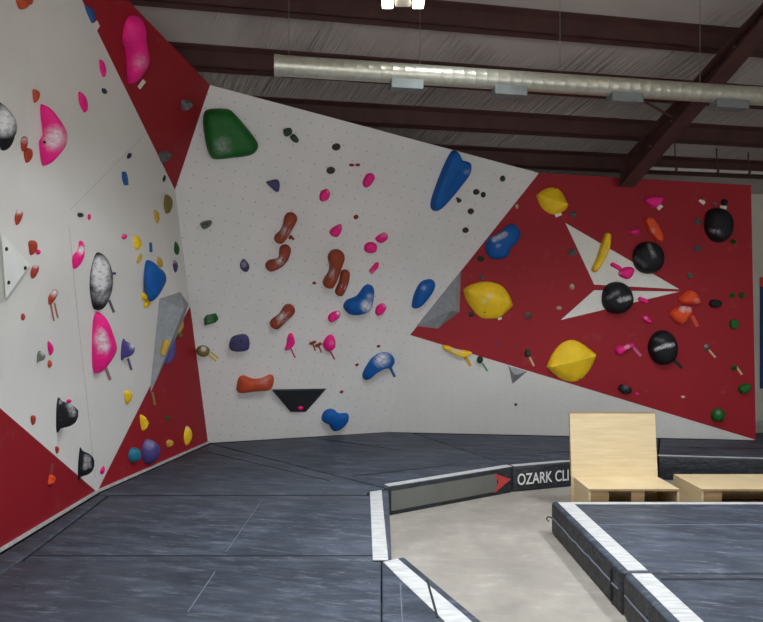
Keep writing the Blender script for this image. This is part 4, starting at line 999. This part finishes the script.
H('yellow', P(546.4, 367, 546.4, 367, 551.7, 354.7, 559, 345.3, 566.2, 341, 574.9, 340.3, 585, 345.3, 596.9, 354.7, 596.9, 354.7, 593.7, 364.9, 588, 374.3, 580.7, 380.8, 570.5, 382.2, 559, 378), 'R', 'lemon shaped yellow hold lowest on the red wall, above the seat', 'lens', .12, (), 'yellow lemon holds', [(577.5, 378)], ridge=(549.5, 366, 594, 356))
H('dgreen', E(480.5, 258.8, 3.6, 2.9), 'R', 'dark chip under the two lobed blue hold', 'rock', .04, grp=DK)
H('gray', E(481.3, 277.2, 2.5, 2.3), 'R', 'faint grey chip above the big yellow lemon hold', 'rock', .03, grp=DK)
H('dbrown', E(471.5, 314.3, 3.2, 2.6), 'R', 'dark brown chip at the lower left of the big yellow lemon hold', 'rock', .03, grp=DK)
H('graygreen', E(528, 315.2, 3.4, 3.3), 'R', 'grey green chip right of the big yellow lemon hold', 'rock', .05, grp=DK)
H('gray', E(573, 214.6, 3.8, 3.5), 'R', 'grey chip just above the top tip of the white arrow', 'rock', .05, grp=DK)
H('gray', E(572.5, 252.4, 4.2, 3.5), 'R', 'grey chip at the left edge of the white arrow blade', 'rock', .05, grp=DK)
H('cream', E(571.8, 286.8, 2.6, 3), 'R', 'cream chip left of the notch of the white arrow', 'rock', .05)
H('cream', E(559, 308, 2.8, 2), 'R', 'cream chip at the lower left tip of the white arrow', 'rock', .04)
H('cream', E(517, 206.5, 1.8, 2.4), 'R', 'pale chip close to the white wall edge, left of the top yellow lemon', 'rock', .03)
H('purple', E(497, 343, 1.6, 1.3), 'R', 'tiny purple screw hold below the big yellow lemon', 'dome', .015)
H('yellow', SP((608, 236, 3.3), (605.5, 247, 5), (600, 260, 4.2), (594.2, 269.3, 3)), 'R', 'yellow banana shaped hold across the white arrow', 'dome', .1, [(604, 256, 4, .2)])
H('pink', SP((612.5, 264.5, 2.2), (619, 268, 2.2)), 'R', 'thin pink hold on the white arrow beside the yellow banana', 'dome', .04, grp=PK)
H('pink', P(618, 273.3, 622.2, 268.2, 631, 266.8, 635, 269.7, 633, 275.5, 628, 279, 620.8, 277), 'R', 'heart shaped pink hold on the white arrow', 'dome', .07, [(620, 273, 2, .3)], PK)
BB = 'black ball holds'
H('black', E(649, 257.6, 16.7, 16.2, 0, 2.15), 'R', 'black ball hold over the upper edge of the white arrow', 'dome', .17, [(649, 245, 654, 256, 2.2, .3), (636, 258, 645, 266, 2.4, .14)], BB)
H('black', P(601.5, 297, 604, 288, 611, 282.8, 622, 282.3, 631, 288.5, 634.8, 300, 631, 309, 621, 314, 610, 312.5, 603, 306), 'R', 'black ball hold covering the lower blade of the white arrow', 'dome', .17, [(620, 300, 629, 298, 2.6, .7), (608, 298, 618, 292, 2.4, .2)], BB)
H('black', P(704, 226, 706, 213.5, 713, 208.3, 725, 208.6, 733, 215.5, 735, 226, 731, 237, 722, 242.3, 712, 240.5, 706, 234), 'R', 'black ball hold at the upper right of the red wall', 'dome', .17, [(711, 230.3, 724, 233, 1.7, .45)], BB)
H('black', P(647.5, 347, 650.5, 337.5, 658, 331.3, 667.5, 331, 675, 337, 679, 348, 677, 359, 669, 364.8, 658, 364, 651, 357), 'R', 'black ball hold with a white chalk streak and black tape strip', 'dome', .17, [(656, 349.5, 664, 346.3, 1.9, 1), (664, 346.3, 673, 344.8, 2.1, 1), (656, 339, 664, 341, 2, .15)], BB)
TP(674.5, 360.5, 682, 368, 1.7, 'R', (24, 24, 28), 'black tape strip at the lower right of the lowest black ball')
H('pink', P(643.2, 200.4, 649.7, 196.8, 660.6, 196.8, 663.5, 199, 660, 204.7, 654, 207.6, 649, 205.5), 'R', 'pink wedge hold at the top of the red wall', 'slab', .07, grp=PK)
TG((656.5, 208, 660, 204, 663.3, 206.5, 659, 210.5), 'R', 'white tag on the pink wedge hold at the top of the red wall')
H('orange', P(644, 220, 648.3, 217, 654, 220, 660, 228.6, 663.5, 238, 660.6, 242.4, 654, 238.8, 648.3, 232.2, 645.4, 225.7), 'R', 'long orange red hold above the upper black ball', 'slab', .09, [(653, 231, 3, .3)])
H('pink', P(628.8, 232, 633.8, 229, 639.6, 230, 639.6, 233.7, 633.8, 234.7), 'R', 'small pink hold left of the long orange red hold', 'dome', .05, grp=PK)
H('pink', SP((640, 299, 2.2), (646.5, 301.5, 2.3)), 'R', 'small pink hold on the lower edge of the white arrow', 'dome', .04, grp=PK)
H('pink', P(641, 318, 645.4, 315.3, 651.2, 319.6, 651.5, 323.2, 646.8, 322.5), 'R', 'small pink hold midway between the two lower black balls', 'dome', .05, [(646, 318, 2, .4)], PK)
H('orange', P(678.3, 298.6, 687, 290.7, 695, 291.4, 700, 298, 700.8, 303.7, 695, 304.4, 686.3, 303.7, 680.5, 303), 'R', 'upper orange hold right of the white arrow tip', 'dome', .1, [(697, 301, 3, .3)])
H('orange', P(669.6, 312.4, 679, 306.6, 690.6, 306.6, 692.8, 312.4, 689.2, 318, 682, 324.7, 671.8, 319), 'R', 'lower orange hold with a chalked lip right of the white arrow tip', 'dome', .1, [(683, 308.5, 4, .9), (689, 309.5, 3, .8)])
TP(692, 315.5, 697.5, 326.5, 1.9, 'R', (216, 74, 44), 'orange tape strip beside the lower orange hold')
H('black', E(715.5, 303.5, 6.7, 4, 0, 2.3), 'R', 'flat black oval hold right of the orange holds', 'slab', .06)
H('gray', E(698, 221.6, 4, 3.4), 'R', 'grey chip left of the upper right black ball', 'rock', .05, grp=DK)
H('gray', E(698, 248.6, 4, 3.4), 'R', 'grey chip at the lower left of the upper right black ball', 'rock', .05, grp=DK)
H('graygreen', E(690, 275.8, 3, 3.3), 'R', 'grey green chip above the tip of the white arrow', 'rock', .04, grp=DK)
H('green', E(733.5, 241.8, 3, 2.8), 'R', 'green chip at the lower right of the upper right black ball', 'rock', .04)
H('green', E(732.5, 295.3, 2.8, 2.8), 'R', 'left green chip of two near the right edge of the red wall', 'rock', .04)
H('green', E(742, 295.2, 3, 3.3), 'R', 'right green chip of two near the right edge of the red wall', 'rock', .05)
H('green', E(734, 324, 4.7, 4.8, 0, 2.6), 'R', 'squarish green hold near the right edge, below the two green chips', 'slab', .05)
H('red', E(703.5, 198.3, 3.6, 2), 'R', 'dull red hold behind a white tag at the top right', 'rock', .03)
TG((698.5, 201, 701.5, 198.2, 705.8, 202, 703.5, 205), 'R', 'white tag under the dull red hold at the top right')
H('black', E(724.6, 202.3, 3.8, 3.4), 'R', 'small black hold above the upper right black ball', 'dome', .05)
TG((720, 205.5, 727, 205.8, 726.5, 209.8, 720.5, 208.8), 'R', 'white tag under the small black hold at the top right')
H('gray', E(715, 204.5, 2.2, 2.3), 'R', 'dark grey chip left of the small black hold at the top right', 'rock', .03, grp=DK)
H('pink', SP((619.5, 350.2, 4.7), (625, 348, 2.6), (631.5, 345.6, 2.7)), 'R', 'pink dumbbell shaped hold left of the lowest black ball', 'dome', .07, [(627, 346.8, 2.6, 1)], PK)
TP(632.5, 346.5, 641, 356, 1.4, 'R', (206, 92, 140), 'pink tape strip right of the pink dumbbell shaped hold')
H('black', P(618, 387.3, 621.7, 384.4, 629, 386.6, 632, 389.5, 630.4, 393, 624.6, 394, 619.5, 391), 'R', 'small black foothold above the backrest of the seat', 'slab', .06, [(626, 387, 3, .2)])
H('pink', E(637, 394, 1.8, 1.4), 'R', 'tiny pink screw hold right of the small black foothold', 'dome', .015, grp=PK)
H('maroon', E(609, 383.5, 1.3, 1.3), 'R', 'tiny red screw hold left of the small black foothold', 'dome', .012, grp=PK)
H('graygreen', E(706.5, 347.6, 3, 3.5), 'R', 'green and cream chip with a cream tape strip', 'rock', .05, [(706, 346, 2, .8)])
TP(709, 350, 715.5, 357.5, 1, 'R', (204, 180, 140), 'cream tape strip below the green and cream chip')
H('green', E(734.3, 367.8, 3.4, 2.4), 'R', 'small green chip with a cream tape strip near the right edge', 'rock', .04)
TP(736.3, 366.8, 742, 374.5, 1, 'R', (204, 176, 136), 'cream tape strip beside the small green chip near the right edge')
H('green', P(737.7, 388, 742, 384.4, 749.3, 383.7, 750.7, 386.6, 748.5, 391.6, 741.3, 393.5), 'R', 'dark green oval hold at the lower right of the red wall', 'slab', .07)
H('green', E(718, 415, 7.4, 7), 'R', 'round green ball hold at the bottom right of the red wall', 'dome', .1, [(718, 412, 3, .2)])
H('cream', E(683, 396.8, 2, 1.3), 'R', 'pale chip in the empty lower right of the red wall', 'slab', .015)
H('dgreen', E(527.5, 353, 3, 3.8), 'R', 'dark green hold with a cream tape strip above the small grey volume', 'dome', .06)
TP(529.5, 357, 534, 366, 1, 'R', (206, 180, 136), 'cream tape strip below the dark green hold on the red wall')
H('yellow', P(442.3, 345.5, 448, 345.5, 456, 349, 467.6, 351, 472, 353.4, 464.7, 357, 459, 356.3, 447.4, 350.5), 'B', 'flat yellow ledge hold tucked under the red wall edge', 'slab', .06, [(455, 348.5, 4.5, .9), (461, 351, 3, .8)])
TP(465.3, 357, 470.5, 366, 1.6, 'B', (226, 170, 50), 'yellow tape strip below the flat yellow ledge hold')
H('dgreen', E(480, 359.8, 3.2, 4), 'B', 'dark green hold with a green tape strip under the red wall edge', 'dome', .06)
TP(482.3, 363, 487.5, 371.3, .9, 'B', (70, 140, 96), 'green tape strip below the dark green hold under the red edge')
H('black', E(515.8, 404.5, 1.4, 1.2), 'B', 'tiny black screw hold low on the white strip below the red wall', 'dome', .012)

# fine joints where the sheets of the left wall fold
M['joint'] = simple('panel_joint_filler', rgb(196, 194, 189), 0.7)
for pts in ([(70, 210), (108, 171), (146, 133)], [(69, 226), (78, 320), (88, 410), (95, 478)]):
    vs = []; fs = []
    for i, (u, v) in enumerate(pts):
        p, n = hit(u, v, 'L'); q, _ = hit(*pts[min(i + 1, len(pts) - 1)], 'L'); r, _ = hit(*pts[max(i - 1, 0)], 'L')
        t = n.cross((q - r).normalized()) * .002
        vs += [p - t + n * .0004, p + t + n * .0004, p + t + n * .002, p - t + n * .002]
        if i: k = 4 * i; fs += [(k - 4 + a, k - 4 + (a + 1) % 4, k + (a + 1) % 4, k + a) for a in range(4)]
    fs += [(0, 1, 2, 3), (len(vs) - 1, len(vs) - 2, len(vs) - 3, len(vs) - 4)]
    link('panel_joint', mesh('panel_joint', vs, fs), M['joint'], wall_left)
